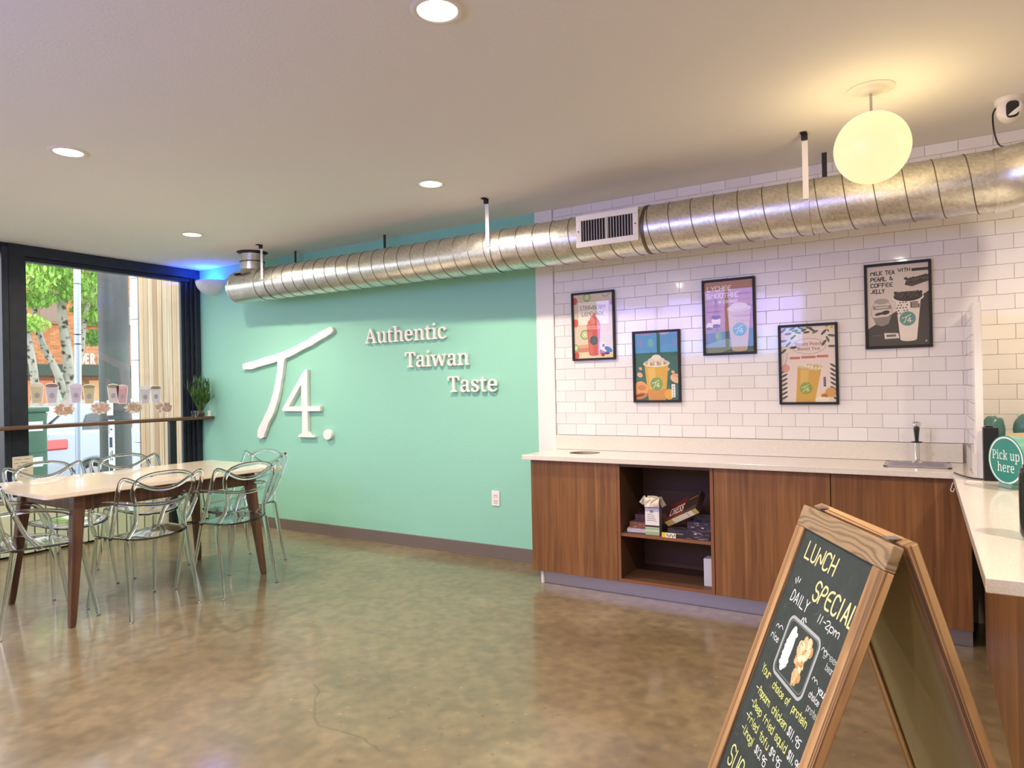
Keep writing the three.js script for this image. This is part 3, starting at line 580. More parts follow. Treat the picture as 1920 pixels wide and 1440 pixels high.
    g.strokeStyle = '#3a3430'; g.lineWidth = 10; handText(g, 'MILK TEA', 40, 104, 44, { width: 260, slant: 0, jitter: 0.01 }); g.lineWidth = 9; handText(g, 'WITH', 330, 84, 36, { width: 130, slant: 0, jitter: 0.01 }); g.lineWidth = 10;
    handText(g, 'PEARL &', 40, 176, 44, { width: 240, slant: 0, jitter: 0.01 }); handText(g, 'COFFEE', 40, 248, 44, { width: 240, slant: 0, jitter: 0.01 }); handText(g, 'JELLY', 40, 320, 44, { width: 150, slant: 0, jitter: 0.01 });
    g.strokeStyle = '#8f857a'; g.lineWidth = 5; g.beginPath(); g.ellipse(150, 540, 110, 140, 0, 0, 7); g.stroke();
    ell(g, 150, 420, 80, 34, '#a79c8e'); g.fillStyle = '#8a7f70'; g.fillRect(60, 470, 190, 44); g.fillStyle = '#c9bfae'; g.fillRect(84, 480, 140, 22); ell(g, 120, 566, 46, 16, '#2e2822', -0.2); ell(g, 190, 554, 46, 24, '#2e2822', -0.2); poly(g, [[56, 610], [250, 600], [220, 690], [150, 716], [84, 690]], '#8b8174');
    g.fillStyle = '#3c2e26'; g.fillRect(470, 56, 170, 34); for (let k = 0; k < 40; k++) ell(g, 410 + (k * 41) % 220, 170 + ((k * 23) % 70) - ((k * 41) % 220) * 0.16, 20, 15, ['#2c241e', '#453a30', '#5a5044'][k % 3], k); poly(g, [[390, 240], [640, 190], [640, 215], [470, 268]], '#4a4036');
    poly(g, [[300, 420], [560, 400], [512, 880], [340, 880]], '#e8dccc'); ell(g, 426, 880, 86, 24, '#e4d6c4');
    ell(g, 430, 390, 160, 60, '#ece2d4'); ell(g, 428, 378, 150, 58, '#2e2622'); for (let k = 0; k < 40; k++) ell(g, 300 + (k * 47) % 262, 330 + (k * 29) % 66, 19, 16, ['#2a2420', '#3c322c', '#4c423a'][k % 3], k);
    g.fillStyle = '#2a2622'; for (let r = 0; r < 6; r++) for (let c = 0; c < 4; c++) if ((r * 3 + c) % 5) g.fillRect(308 + c * 30 + (r % 2) * 12, 440 + r * 32, 15, 13);
    g.fillStyle = '#8e8174'; g.fillRect(470, 440, 60, 80); g.fillStyle = '#4a423a'; g.fillRect(452, 446, 16, 70); g.fillRect(532, 470, 12, 48);
    cupLogo(g, 420, 640, 84, '#5f9284', '#e6e2d6');
    poly(g, [[170, 796], [320, 804], [330, 864], [176, 868]], '#d8cdbf'); g.fillStyle = '#6a6058'; g.fillRect(196, 818, 100, 26); g.fillStyle = '#6a6258'; g.fillRect(50, 820, 96, 6); ell(g, 606, 906, 9, 9, '#cfc8be');
  },
};
const posters = [
  ['strawberry', 4.430, 1.706, 'black framed poster of a red strawberry lemonade smoothie cup'], ['peachtea', 4.877, 1.411, 'black framed poster of an iced golden peach drink on dark green'],
  ['lychee', 5.349, 1.705, 'black framed brown poster of a lychee smoothie with white lettering'], ['honeypeach', 5.799, 1.394, 'black framed poster of a honey peach tea cup wreathed with leaves'],
  ['milktea', 6.263, 1.704, 'black framed brown poster of a pearl milk tea cup with black dots'],
];
for (const [key, x, y, label] of posters) {
  const W = 0.323, h = 0.474, b = 0.0145, t = thing('framed_poster', label, 'poster', [x, y, 0.006], 0, 'framed drink posters on the tiles');
  mesh('frame', [box(W, b, 0.02, 0, h / 2 - b / 2, 0.011, 0.002), box(W, b, 0.02, 0, -h / 2 + b / 2, 0.011, 0.002), box(b, h - 2 * b, 0.02, -W / 2 + b / 2, 0, 0.011, 0.002), box(b, h - 2 * b, 0.02, W / 2 - b / 2, 0, 0.011, 0.002)], M.posterFrame, t, 'slim black frame');
  mesh('print', new THREE.BoxGeometry(W - 2 * b, h - 2 * b, 0.004).translate(0, 0, 0.008), phys({ map: canvasTex(PW, PH, art[key]), roughness: 0.5, clearcoat: 1, clearcoatRoughness: 0.015 }), t, 'glossy printed drink poster behind acrylic');
  t.rotation.x = 0.012 - 0.006 * (x % 1);
}

// ------------------------------------------------------------------ back counter
const CT = 0.845, CZ = 0.438;
{
  const unit = (x0, x1, m, label, seed) => {
    const t = thing('base_cabinet', label, 'cabinet', [(x0 + x1) / 2, 0, 0], 0, 'walnut base cabinets');
    const w = x1 - x0;
    mesh('carcass', box(w - 0.002, 0.72, 0.40, 0, 0.45, 0.215), M.cabInside, t);
    mesh('front_panel', box(w - 0.004, 0.722, 0.02, 0, 0.45, CZ - 0.01, 0.001), m, t, 'walnut veneer front');
    return t;
  };
  const c0 = unit(4.149, 4.757, M.walnut, 'walnut fronted base cabinet at the mint wall end of the counter');
  mesh('side_panel', box(0.016, 0.722, 0.415, -0.304 + 0.008, 0.45, 0.2085), M.walnut2, c0);
  mesh('foot', cyl(0.012, 0.012, 0.09, -0.25, 0.045, 0.395, 14), M.white, c0, 'small white levelling foot');
  // open shelf unit
  const t = thing('shelf_cabinet', 'open dark walnut cubby with one shelf between walnut fronted cabinets', 'cabinet', [5.0505, 0, 0]), hw = 0.2935;
  mesh('back_panel', box(hw * 2 - 0.004, 0.72, 0.012, 0, 0.45, 0.03), M.cabInside, t);
  for (const s of [-1, 1]) mesh('side_panel', box(0.018, 0.722, 0.40, s * (hw - 0.010), 0.45, CZ - 0.2, 0.001), M.cabInside, t);
  for (const s of [-1, 1]) mesh('edge_strip', box(0.018, 0.722, 0.003, s * (hw - 0.010), 0.45, CZ + 0.0015), M.walnutEdge, t, 'walnut edge banding');
  mesh('bottom_panel', box(hw * 2 - 0.04, 0.018, 0.40, 0, 0.1, CZ - 0.2, 0.001), M.cabInside, t);
  const sf = mesh('shelf', box(hw * 2 - 0.04, 0.018, 0.385, 0, 0.379, CZ - 0.2, 0.001), M.cabInside, t);
  for (const y of [0.1, 0.379]) mesh('edge_strip', box(hw * 2 - 0.04, 0.018, 0.003, 0, y, y > 0.2 ? CZ - 0.006 : CZ + 0.0015), M.walnutEdge, y > 0.2 ? sf : t, 'walnut edge banding');
  mesh('top_panel', box(hw * 2 - 0.04, 0.016, 0.40, 0, 0.803, CZ - 0.2, 0.001), M.cabInside, t);
  unit(5.344, 5.951, M.walnut2, 'walnut fronted base cabinet beside the open cubby');
  unit(5.951, 6.56, M.walnut, 'walnut fronted base cabinet below the drink tap');
  const k = thing('toe_kick', 'brushed steel toe kick strip under the counter cabinets', 'plinth', [4.217, 0, 0.385]);
  mesh('strip', box(2.34, 0.086, 0.012, 1.17, 0.044, 0.003, 0.001), M.kick, k); mesh('return', box(0.012, 0.086, 0.34, 0.006, 0.044, -0.17), M.kick, k);

  const top = thing('countertop', 'white quartz countertop with round waste opening and low backsplash', 'countertop', [4.107, CT - 0.03, 0]);
  const sh = new THREE.Shape([[0, 0], [2.457, 0], [2.457, -0.47], [0, -0.47]].map((p) => new THREE.Vector2(...p)));
  const hole = new THREE.Path(); hole.absellipse(0.325, -0.2, 0.105, 0.095, 0, Math.PI * 2, true); sh.holes.push(hole);
  const g = boxUV(new THREE.ExtrudeGeometry(sh, { depth: 0.026, bevelEnabled: true, bevelThickness: 0.002, bevelSize: 0.002, bevelSegments: 2, curveSegments: 28 }).rotateX(-Math.PI / 2).translate(0, 0.002, 0.0));
  mesh('slab', g, M.quartz, top, 'white quartz slab');
  mesh('opening_sleeve', lathe([[0.09, -0.002], [0.0945, 0.0295], [0.0985, 0.0305]], 36).scale(1.07, 1, 0.97).translate(0.325, 0, 0.2), std({ color: col(150, 138, 124), roughness: 0.5, metalness: 0.6 }), top, 'metal sleeve of the round waste opening');
  mesh('backsplash', box(2.42, 0.1, 0.02, 0.021 + 1.21, 0.081, 0.0165, 0.002), M.quartz, top, 'low quartz backsplash');
}
{ // drink tap on its drip tray
  const d = thing('drip_tray', 'flat stainless drip tray let into the white counter below the tap', 'tray', [6.34, CT, 0.2]);
  mesh('rim', [box(0.30, 0.004, 0.02, 0, 0.003, -0.12, 0.001), box(0.30, 0.004, 0.02, 0, 0.003, 0.12, 0.001), box(0.02, 0.004, 0.26, -0.14, 0.003, 0, 0.001), box(0.02, 0.004, 0.26, 0.14, 0.003, 0, 0.001)], M.steel, d);
  mesh('plate', box(0.27, 0.002, 0.23, 0, 0.0022, 0), M.kick, d);
  for (let k = 0; k < 9; k++) mesh('bar', box(0.24, 0.002, 0.006, 0, 0.0042, -0.09 + k * 0.0225), M.steel, d);
  const t = thing('beverage_tap', 'chrome drink tap column with black tapered handle and chrome ball', 'tap', [6.34, CT + 0.005, 0.122]);
  mesh('flange', lathe([[0, 0.012], [0.012, 0.012], [0.024, 0.004], [0.026, 0]], 28), M.chrome, t);
  mesh('column', lathe([[0.0125, 0.004], [0.0125, 0.105], [0.010, 0.108]], 24), M.chrome, t, 'chrome column');
  mesh('collar', lathe([[0.008, 0.104], [0.026, 0.107], [0.027, 0.111], [0.008, 0.114]], 28), M.black, t, 'black collar');
  mesh('handle', lathe([[0.009, 0.112], [0.010, 0.13], [0.015, 0.182], [0.013, 0.19], [0, 0.191]], 24), M.blackGloss, t, 'black tapered handle');
  mesh('ball', lathe([[0, 0.186], [0.014, 0.188], [0.021, 0.197], [0.021, 0.209], [0.014, 0.218], [0, 0.22]], 28), M.chrome, t, 'chrome ball');
}

// things on the cubby shelf (shelf top y = 0.389)
const SY = 0.388;
{
  const cart = canvasTex(256, 640, (g, w, h) => { g.fillStyle = '#e8e2de'; g.fillRect(0, 0, w, h); g.fillStyle = '#8f83b8'; g.fillRect(0, 40, w, 120); g.fillStyle = '#b8b0d0'; g.fillRect(0, 150, w, 60); g.fillStyle = '#6f8a6a'; g.fillRect(90, 180, 60, 50); g.strokeStyle = '#55506a'; g.lineWidth = 8; for (let k = 0; k < 4; k++) { g.beginPath(); g.moveTo(40, 270 + k * 36); g.quadraticCurveTo(120, 250 + k * 36, 150 + k * 20, 280 + k * 36); g.stroke(); } g.fillStyle = '#2c2a2e'; g.fillRect(0, 460, w, 34); g.fillStyle = '#9cb08c'; g.fillRect(0, 500, w, 140); g.fillStyle = '#c2cfae'; g.fillRect(0, 540, w, 40); });
  const t = thing('game_carton', 'tall white and lilac carton with torn crumpled top flaps', 'carton', [4.968, SY, 0.385], 0.06);
  const sideM = std({ color: col(120, 112, 140), roughness: 0.7 }), cm = std({ map: cart, roughness: 0.6 });
  mesh('carton_body', new THREE.BoxGeometry(0.086, 0.21, 0.06).translate(0, 0.106, 0), [sideM, sideM, sideM, sideM, cm, sideM], t, 'printed carton');
  const crumple = (w, h, x, y, z, rx, rz) => { const g = new THREE.PlaneGeometry(w, h, 6, 5); const p = g.attributes.position; for (let i = 0; i < p.count; i++) p.setZ(i, rr(-0.006, 0.006)); g.rotateX(rx).rotateZ(rz).translate(x, y, z); g.computeVertexNormals(); return toCreasedNormals(g, 0.2); };
  const flapM = std({ color: col(226, 212, 190), roughness: 0.85, side: THREE.DoubleSide });
  mesh('flap', crumple(0.088, 0.055, 0, 0.198, 0.034, -0.12, 0.03), flapM, t, 'torn beige flap'); mesh('flap', crumple(0.03, 0.06, 0.055, 0.2, 0.01, -0.2, 0.6), std({ color: col(150, 140, 120), roughness: 0.9, side: THREE.DoubleSide }), t); mesh('flap', crumple(0.03, 0.05, -0.056, 0.205, 0.012, -0.2, -0.6), std({ color: col(196, 186, 168), roughness: 0.9, side: THREE.DoubleSide }), t); mesh('flap', crumple(0.085, 0.06, 0, 0.218, 0.0, -1.4, 0), flapM, t);

  const print = (base, ink, seed, text) => canvasTex(512, 128, (g, w, h) => { g.fillStyle = base; g.fillRect(0, 0, w, h); let s = seed; const r = () => { s = (s * 16807) % 2147483647; return s / 2147483647; }; for (let k = 0; k < 26; k++) { g.fillStyle = ink[k % ink.length]; g.globalAlpha = 0.35 + 0.5 * r(); g.fillRect(r() * w, r() * h, 14 + r() * 70, 5 + r() * 16); } g.globalAlpha = 1; if (text) { g.fillStyle = '#f2e4d8'; g.font = 'bold 92px sans-serif'; g.fillText(text, 30, 98); } });
  const chessT = canvasTex(512, 160, (g, w, h) => { g.fillStyle = '#4a2420'; g.fillRect(0, 0, w, h); g.fillStyle = '#6a3026'; g.fillRect(0, 0, 300, h); g.fillStyle = '#3a2c26'; g.fillRect(300, 0, 212, h); g.fillStyle = '#f4dccb'; g.font = 'bold 96px sans-serif'; g.fillText('CHESS', 40, 122, 240); g.fillStyle = '#8a4a3a'; g.fillRect(330, 30, 150, 14); });
  const goldT = canvasTex(512, 96, (g, w, h) => { g.fillStyle = '#f3ecd4'; g.fillRect(0, 0, w, h); g.fillStyle = '#cdb667'; g.fillRect(0, 0, 120, h); g.fillRect(440, 0, 72, h); g.fillStyle = '#7a4a3a'; g.fillRect(360, 14, 8, 70); });
  const c = thing('chess_box', 'maroon and gold chess set box leaning on the dark game packs', 'game box', [5.145, 0.548, 0.33]);
  const cb = new THREE.BoxGeometry(0.245, 0.036, 0.16);
  const dk = std({ color: col(58, 34, 32), roughness: 0.6 }), gd = std({ map: goldT, roughness: 0.5 });
  const cbm = mesh('box_body', cb, [dk, dk, std({ map: chessT, roughness: 0.5 }), dk, gd, dk], c); c.rotation.set(0.55, 0, 0.56);

  const pack = (x, y, z, w, h, d, base, ink, seed, label, turn = 0) => { const o = thing('game_pack', label, 'game box', [x, y, z], turn); const side = std({ map: print(base, ink, seed), roughness: 0.35 }), plain = std({ color: base, roughness: 0.4 }); mesh('pack_body', new THREE.BoxGeometry(w, h, d).translate(0, h / 2, 0), [plain, plain, side, plain, side, plain], o); return o; };
  pack(5.19, SY, 0.36, 0.25, 0.05, 0.12, '#2e2430', ['#8a7a88', '#cfc6cc', '#5a4456'], 77, 'dark shrink wrapped game pack lying lowest under the chess box');
  pack(5.248, SY + 0.051, 0.33, 0.15, 0.045, 0.12, '#352a3a', ['#9a8a98', '#d8d0d4', '#54404e'], 133, 'dark purple game pack lying on the shrink wrapped one', 0.05);
  pack(5.262, SY + 0.097, 0.30, 0.12, 0.04, 0.1, '#241c28', ['#5a4c60', '#3c3040'], 191, 'small black game pack on top of the pile beside the chess box');
  const y = thing('domino_pack', 'yellow ended domino pack with black dots before the game packs', 'game box', [5.075, SY, 0.425]);
  mesh('pack_body', new THREE.BoxGeometry(0.085, 0.026, 0.012).translate(0, 0.013, 0), std({ map: canvasTex(256, 64, (g) => { g.fillStyle = '#efe9d6'; g.fillRect(0, 0, 256, 64); g.fillStyle = '#e0c23c'; g.fillRect(0, 0, 70, 64); g.fillStyle = '#1c1a1c'; for (let k = 0; k < 5; k++) { g.fillRect(92 + k * 34, 10 + (k % 2) * 14, 16, 36); } }), roughness: 0.4 }), y);
  pack(4.865, SY, 0.30, 0.16, 0.022, 0.15, '#d6d0d8', ['#b8b0c0', '#efecf2'], 31, 'white flat card game box lowest in the pile behind the lilac carton', 0.15);
  pack(4.868, SY + 0.023, 0.30, 0.12, 0.036, 0.12, '#8a5a48', ['#c89a6a', '#5e3a3c', '#d8b48a'], 41, 'reddish brown game box in the middle of the pile behind the lilac carton', -0.1);
  pack(4.872, SY + 0.06, 0.29, 0.085, 0.045, 0.1, '#4a2e3c', ['#6e4a5a', '#38222e'], 51, 'small maroon game box on top of the pile behind the lilac carton', 0.1);
  const wb = thing('paper_box', 'plain pale box standing at the bottom of the cubby', 'box', [5.288, 0.1095, 0.32]);
  mesh('box_body', box(0.06, 0.16, 0.08, 0, 0.08, 0, 0.002), std({ color: col(214, 210, 216), roughness: 0.7 }), wb);
}

// ------------------------------------------------------------------ pick-up counter, partition and what stands on it
{
  const t = thing('pickup_counter', 'long walnut panelled pick up counter under a pale quartz slab', 'counter', [6.487, 0, 0]);
  mesh('end_panel', [span(0.117, 0.137, 0.0, 0.808, 0.44, 1.10, 0.001)], M.walnut, t, 'walnut side panel');
  mesh('side_panel', [span(0.117, 0.137, 0.0, 0.808, 1.112, 2.36, 0.001)], M.walnut2, t, 'walnut side panel');
  mesh('seam_strip', [span(0.122, 0.13, 0.0, 0.808, 1.10, 1.112)], std({ color: col(70, 26, 18), roughness: 0.6 }), t, 'dark red joint');
  mesh('carcass', [span(0.138, 0.66, 0.0, 0.80, 0.02, 2.34)], M.cabInside, t); mesh('near_panel', [span(0.137, 0.66, 0.0, 0.808, 2.34, 2.36)], M.walnut, t);
  mesh('slab', span(0, 0.72, 0.81, CT, 0.472, 2.454, 0.003), M.quartz, t, 'pale quartz slab');
  mesh('slab_back', span(0.08, 0.72, 0.81, CT, 0.02, 0.472), M.quartz, t);
  const p = structGroup('wall_partition', 'short white stub wall tiled on one side, standing on the counter');
  mesh('core', span(6.572, 6.602, CT, 1.636, 0.0, 0.645, 0.002), M.white, p, 'white painted stub wall');
  for (let k = 0; k < 9; k++) for (let j = 0; j < 5; j++) { const z0 = 0.012 + j * PITCH - (k % 2) * PITCH / 2, z1 = Math.min(0.628, z0 + PITCH - 0.002), a = Math.max(0.012, z0); if (z1 - a < 0.02) continue; mesh('tile', box(0.006, Math.min(ROW, 1.63 - (TY0 + k * ROW)) - 0.002, z1 - a, 6.569, TY0 + k * ROW + Math.min(ROW, 1.63 - (TY0 + k * ROW)) / 2, (a + z1) / 2), M.tiles[(k + j) % 4], p); }
  mesh('base_strip', span(6.562, 6.572, CT, 0.945, 0.03, 0.3, 0.002), M.splash, p);
}
{
  const s = thing('pickup_sign', 'round teal tabletop sign with white ring reading Pick up here', 'sign', [6.655, CT, 0.93], -1.03);
  const R = 0.1, cy = 0.113;
  mesh('rim', new THREE.CylinderGeometry(R, R, 0.045, 56).rotateX(Math.PI / 2).translate(0, cy, -0.0235), phys({ color: col(96, 160, 140), roughness: 0.25, clearcoat: 0.6 }), s, 'glossy teal edge');
  mesh('face', new THREE.CircleGeometry(R, 56).translate(0, cy, 0), std({ roughness: 0.35, map: canvasTex(512, 512, (g) => { g.fillStyle = '#2f8a7c'; g.fillRect(0, 0, 512, 512); g.strokeStyle = '#eef0e6'; g.lineWidth = 18; g.beginPath(); g.arc(256, 256, 236, 0, 7); g.stroke(); g.fillStyle = '#f4f2ea'; g.textAlign = 'center'; g.font = '132px serif'; g.fillText('Pick up', 256, 250, 400); g.fillText('here', 256, 376, 250); }) }), s, 'teal face with white lettering and ring');
  mesh('stand', box(0.07, 0.02, 0.06, 0, 0.0105, -0.022, 0.004), phys({ color: col(150, 200, 190), roughness: 0.1, transmission: 0.6, thickness: 0.02 }), s, 'clear stand');
  const b = thing('card_reader_tower', 'tall matt black box standing beside the white stub wall', 'device', [6.622, CT, 0.70]);
  mesh('housing', box(0.056, 0.232, 0.06, 0, 0.117, 0, 0.003), M.black, b); mesh('top_clip', box(0.03, 0.008, 0.02, -0.005, 0.236, 0, 0.003), M.blackGloss, b);
  const c = thing('black_flask', 'glossy black cylindrical flask standing alone on the quartz slab', 'flask', [6.648, CT, 1.96]);
  mesh('flask_body', lathe([[0, 0.001], [0.04, 0.001], [0.047, 0.008], [0.05, 0.02], [0.05, 0.185], [0.047, 0.196], [0.04, 0.2]], 40), M.blackGloss, c); mesh('lid', lathe([[0.04, 0.199], [0.041, 0.206], [0.03, 0.209], [0, 0.209]], 36), M.black, c);
  const k = thing('card_slip', 'white paper slip lying by the stub wall', 'paper', [6.556, CT, 0.79]);
  mesh('slip', box(0.055, 0.0035, 0.02, 0, 0.0025, 0), M.white, k);
  const w = thing('power_cable', 'thin black cable running along the counter joint to the black box', 'cable');
  mesh('wire', tube([[6.492, CT + 0.004, 0.50], [6.52, CT + 0.0035, 0.60], [6.55, CT + 0.0035, 0.665], [6.575, CT + 0.0035, 0.69], [6.60, CT + 0.004, 0.70]], 0.003, 30, 6), M.black, w);
  const n = thing('cable_clip', 'small clear plastic cable clip hanging at the slab corner', 'clip', [6.485, 0.79, 0.56]);
  mesh('clip_loop', tube([[0, 0.02, 0], [-0.006, 0, 0.004], [-0.01, -0.016, 0.01], [0.0, -0.02, 0.02], [0.004, -0.004, 0.024]], 0.002, 20, 6), M.white, n);
  // back bar beyond the partition
  const bb = thing('back_bar_shelf', 'dark brown low shelf box behind the round pick up sign', 'shelf', [6.80, CT, 0.25]);
  mesh('shelf_box', [box(0.36, 0.012, 0.2, 0, 0.115, 0, 0.001), box(0.012, 0.11, 0.2, -0.17, 0.056, 0), box(0.012, 0.11, 0.2, 0.17, 0.056, 0), box(0.36, 0.11, 0.008, 0, 0.056, -0.09)], M.cabInside, bb);
  const blob = (x, y, z, a, h, m, label, cat, name) => { const o = thing(name, label, cat, [x, y, z]); const g = new THREE.SphereGeometry(1, 24, 16), p = g.attributes.position; for (let i = 0; i < p.count; i++) { const q = V3().fromBufferAttribute(p, i), s = 1 + 0.14 * (vnoise(q.x * 3 + 9 + x, q.y * 3 + 9, 64, 64, 7) - 0.5) + 0.1 * (vnoise(q.z * 5 + 9, q.x * 5 + 9, 64, 64, 8) - 0.5); p.setXYZ(i, q.x * s * a, Math.sign(q.y) * Math.pow(Math.abs(q.y), 0.7) * s * h / 2 + h / 2, q.z * s * a * 0.8); } g.computeVertexNormals(); mesh('wrap', g, m, o); return o; };
  const teal = phys({ color: col(128, 176, 172), roughness: 0.18, transmission: 0.75, thickness: 0 });
  blob(6.665, CT + 0.122, 0.24, 0.052, 0.14, teal, 'teal plastic wrapped cup bundle next to the white stub wall', 'cup bundle', 'cup_bundle');
  blob(6.80, CT + 0.122, 0.24, 0.055, 0.15, teal, 'teal plastic wrapped cup bundle behind the torn cardboard', 'cup bundle', 'cup_bundle');
  const cb = thing('cardboard_piece', 'torn beige cardboard piece leaning behind the round sign', 'cardboard', [6.755, CT + 0.122, 0.335]);
  const sh = new THREE.Shape([[-0.045, 0.03], [0.04, 0.034], [0.046, 0], [0.06, -0.03], [-0.01, -0.016], [-0.03, 0.004]].map((q) => new THREE.Vector2(...q)));
  mesh('sheet', new THREE.ExtrudeGeometry(sh, { depth: 0.006, bevelEnabled: false }).translate(0, 0.031, 0), std({ color: col(222, 192, 146), roughness: 0.9 }), cb);
}

// ------------------------------------------------------------------ sandwich board
{
  const hTop = 0.94, th = 21 * Math.PI / 180, th2 = 18 * Math.PI / 180, W = 0.503;
  const PL = V3(6.072, hTop, 2.2), d = V3(0.4802, 0, 0.8771), n = V3(-0.8771, 0, 0.4802);
  const s1 = n.clone().multiplyScalar(Math.sin(th)).add(V3(0, -Math.cos(th), 0)), s2 = n.clone().multiplyScalar(-Math.sin(th2)).add(V3(0, -Math.cos(th2), 0));
  const org = V3(6.193, 0, 2.42);
  const t = thing('sandwich_board', 'wooden sandwich board with chalked lunch special menu and food drawing', 'sandwich board', org.toArray());
  const place = (g, O, u, v) => { const w = new THREE.Vector3().crossVectors(u, v); return g.applyMatrix4(new THREE.Matrix4().makeBasis(u, v.clone().negate(), w.clone().negate()).setPosition(O.clone().sub(org))); };
  // local panel axes: x across, -y down the panel, +z out of the panel's face
  const front = (g) => place(g, PL, d, s1);
  const L1 = hTop / Math.cos(th), L2 = (hTop - 0.005) / Math.cos(th2), T = 0.026;
  const wood = (w, h, dp, x, y, z, swap) => boxUV(new RoundedBoxGeometry(w, h, dp, 2, 0.0035).translate(x, y, z), swap);
  mesh('top_rail', front(wood(W, 0.06, T, W / 2, -0.03, -T / 2, true)), M.smokedPine, t, 'smoked pine top rail with bold grain');
  mesh('stile', front(wood(0.052, L1 - 0.06, T, 0.026, -0.06 - (L1 - 0.06) / 2, -T / 2)), M.pine, t, 'scorched pine stile'); mesh('stile', front(wood(0.052, L1 - 0.06, T, W - 0.026, -0.06 - (L1 - 0.06) / 2, -T / 2)), M.pine, t, 'scorched pine stile');
  mesh('bottom_rail', front(wood(W - 0.104, 0.05, T, W / 2, -0.88, -T / 2, true)), M.pine, t);
  const bw = W - 0.1, bh = 0.80, bx = 0.05, by = 0.055;
  const chalk = canvasTex(1024, 2040, (g, w, h) => {
    g.fillStyle = '#2f3a37'; g.fillRect(0, 0, w, h);
    for (let k = 0; k < 900; k++) { g.globalAlpha = 0.035; g.fillStyle = k % 2 ? '#50605a' : '#1e2624'; g.beginPath(); g.ellipse(rnd() * w, rnd() * h, 30 + rnd() * 130, 12 + rnd() * 50, rnd() * 3, 0, 7); g.fill(); }
    g.globalAlpha = 1;
    const X = (u) => (u - bx) / bw * w, Y = (v) => (v - by) / bh * h, S = h / bh;
    const put = (str, u0, u1, v, cap, c, lw, o = {}) => { g.strokeStyle = c; g.lineWidth = lw; handText(g, str, X(u0), Y(v), cap * S, { width: X(u1) - X(u0), ...o }); };
    const cream = '#f2dc9a', white = '#eeeeea', yel = '#dfe67c', gray = '#b9bdb8';
    put('LUNCH', 0.1, 0.292, 0.134, 0.046, cream, 15); put('SPECIAL', 0.222, 0.462, 0.214, 0.048, cream, 16);
    put('DAILY', 0.108, 0.226, 0.254, 0.03, white, 9); put('11-2pm', 0.288, 0.412, 0.252, 0.02, white, 7);
    for (const [a, b, c, e] of [[0.108, 0.207, 0.098, 0.196], [0.114, 0.2, 0.11, 0.188], [0.124, 0.2, 0.126, 0.19], [0.216, 0.27, 0.212, 0.28], [0.222, 0.27, 0.226, 0.28], [0.228, 0.266, 0.238, 0.274]]) { g.strokeStyle = white; g.lineWidth = 10; g.beginPath(); g.moveTo(X(a), Y(b)); g.lineTo(X(c), Y(e)); g.stroke(); }
    put('rice', 0.074, 0.13, 0.375, 0.018, white, 6); g.lineWidth = 6; g.beginPath(); g.moveTo(X(0.085), Y(0.342)); g.bezierCurveTo(X(0.09), Y(0.325), X(0.1), Y(0.335), X(0.105), Y(0.34)); g.bezierCurveTo(X(0.112), Y(0.322), X(0.124), Y(0.33), X(0.13), Y(0.335)); g.stroke();
    // lunch tray
    g.strokeStyle = '#aab0ae'; g.lineWidth = 22; g.beginPath(); g.roundRect(X(0.15), Y(0.284), X(0.345) - X(0.15), Y(0.44) - Y(0.284), 60); g.stroke(); g.strokeStyle = '#6c7674'; g.lineWidth = 8; g.beginPath(); g.roundRect(X(0.158), Y(0.291), X(0.337) - X(0.158), Y(0.43) - Y(0.291), 50); g.stroke();
    ell(g, X(0.196), Y(0.362), 0.022 * w / bw, 0.062 * S, '#f4f4f0', 0.05); for (let k = 0; k < 40; k++) ell(g, X(0.196 + rr(-0.02, 0.02)), Y(0.362 + rr(-0.055, 0.055)), 16, 16, '#f6f6f2');
    for (let k = 0; k < 46; k++) { const a = rr(0, 6.28), r = Math.sqrt(rnd()), x = X(0.283 + Math.cos(a) * r * 0.034), y = Y(0.358 + Math.sin(a) * r * 0.058); ell(g, x, y, rr(22, 40), rr(20, 34), ['#d9b684', '#e8cda0', '#c79a62', '#efdcb6'][k % 4], a); g.strokeStyle = '#8a5f34'; g.lineWidth = 4; g.beginPath(); g.arc(x, y, rr(18, 30), a, a + 1.6); g.stroke(); }
    put('green', 0.372, 0.45, 0.306, 0.016, gray, 5); put('beans', 0.4, 0.45, 0.33, 0.016, gray, 5); put('your', 0.402, 0.45, 0.385, 0.017, white, 6); put('choice of', 0.372, 0.458, 0.41, 0.016, white, 5); put('protein', 0.384, 0.452, 0.438, 0.016, gray, 5);
    for (const [u, v] of [[0.356, 0.3], [0.362, 0.372]]) { g.strokeStyle = white; g.lineWidth = 5; g.beginPath(); g.moveTo(X(u), Y(v)); g.bezierCurveTo(X(u + 0.004), Y(v - 0.014), X(u + 0.012), Y(v - 0.008), X(u + 0.014), Y(v)); g.bezierCurveTo(X(u + 0.018), Y(v - 0.012), X(u + 0.026), Y(v - 0.006), X(u + 0.03), Y(v)); g.stroke(); }
    put('Your', 0.094, 0.16, 0.47, 0.024, yel, 7); put('choice', 0.186, 0.262, 0.475, 0.02, yel, 7); put('of', 0.276, 0.304, 0.474, 0.02, yel, 7); put('protein', 0.322, 0.412, 0.473, 0.02, yel, 7);
    const rows = [[0.523, 'Popcorn', 0.122, 0.208, 'chicken', 0.228, 0.328, '$11.95', 0.338, 0.415], [0.563, 'Deep fried', 0.12, 0.276, 'squid', 0.29, 0.364, '$11.95', 0.376, 0.446], [0.603, 'Fried', 0.118, 0.196, 'tofu', 0.212, 0.28, '$9.95', 0.292, 0.362], [0.64, 'Unagi', 0.12, 0.198, '', 0, 0, '$13.95', 0.216, 0.296]];
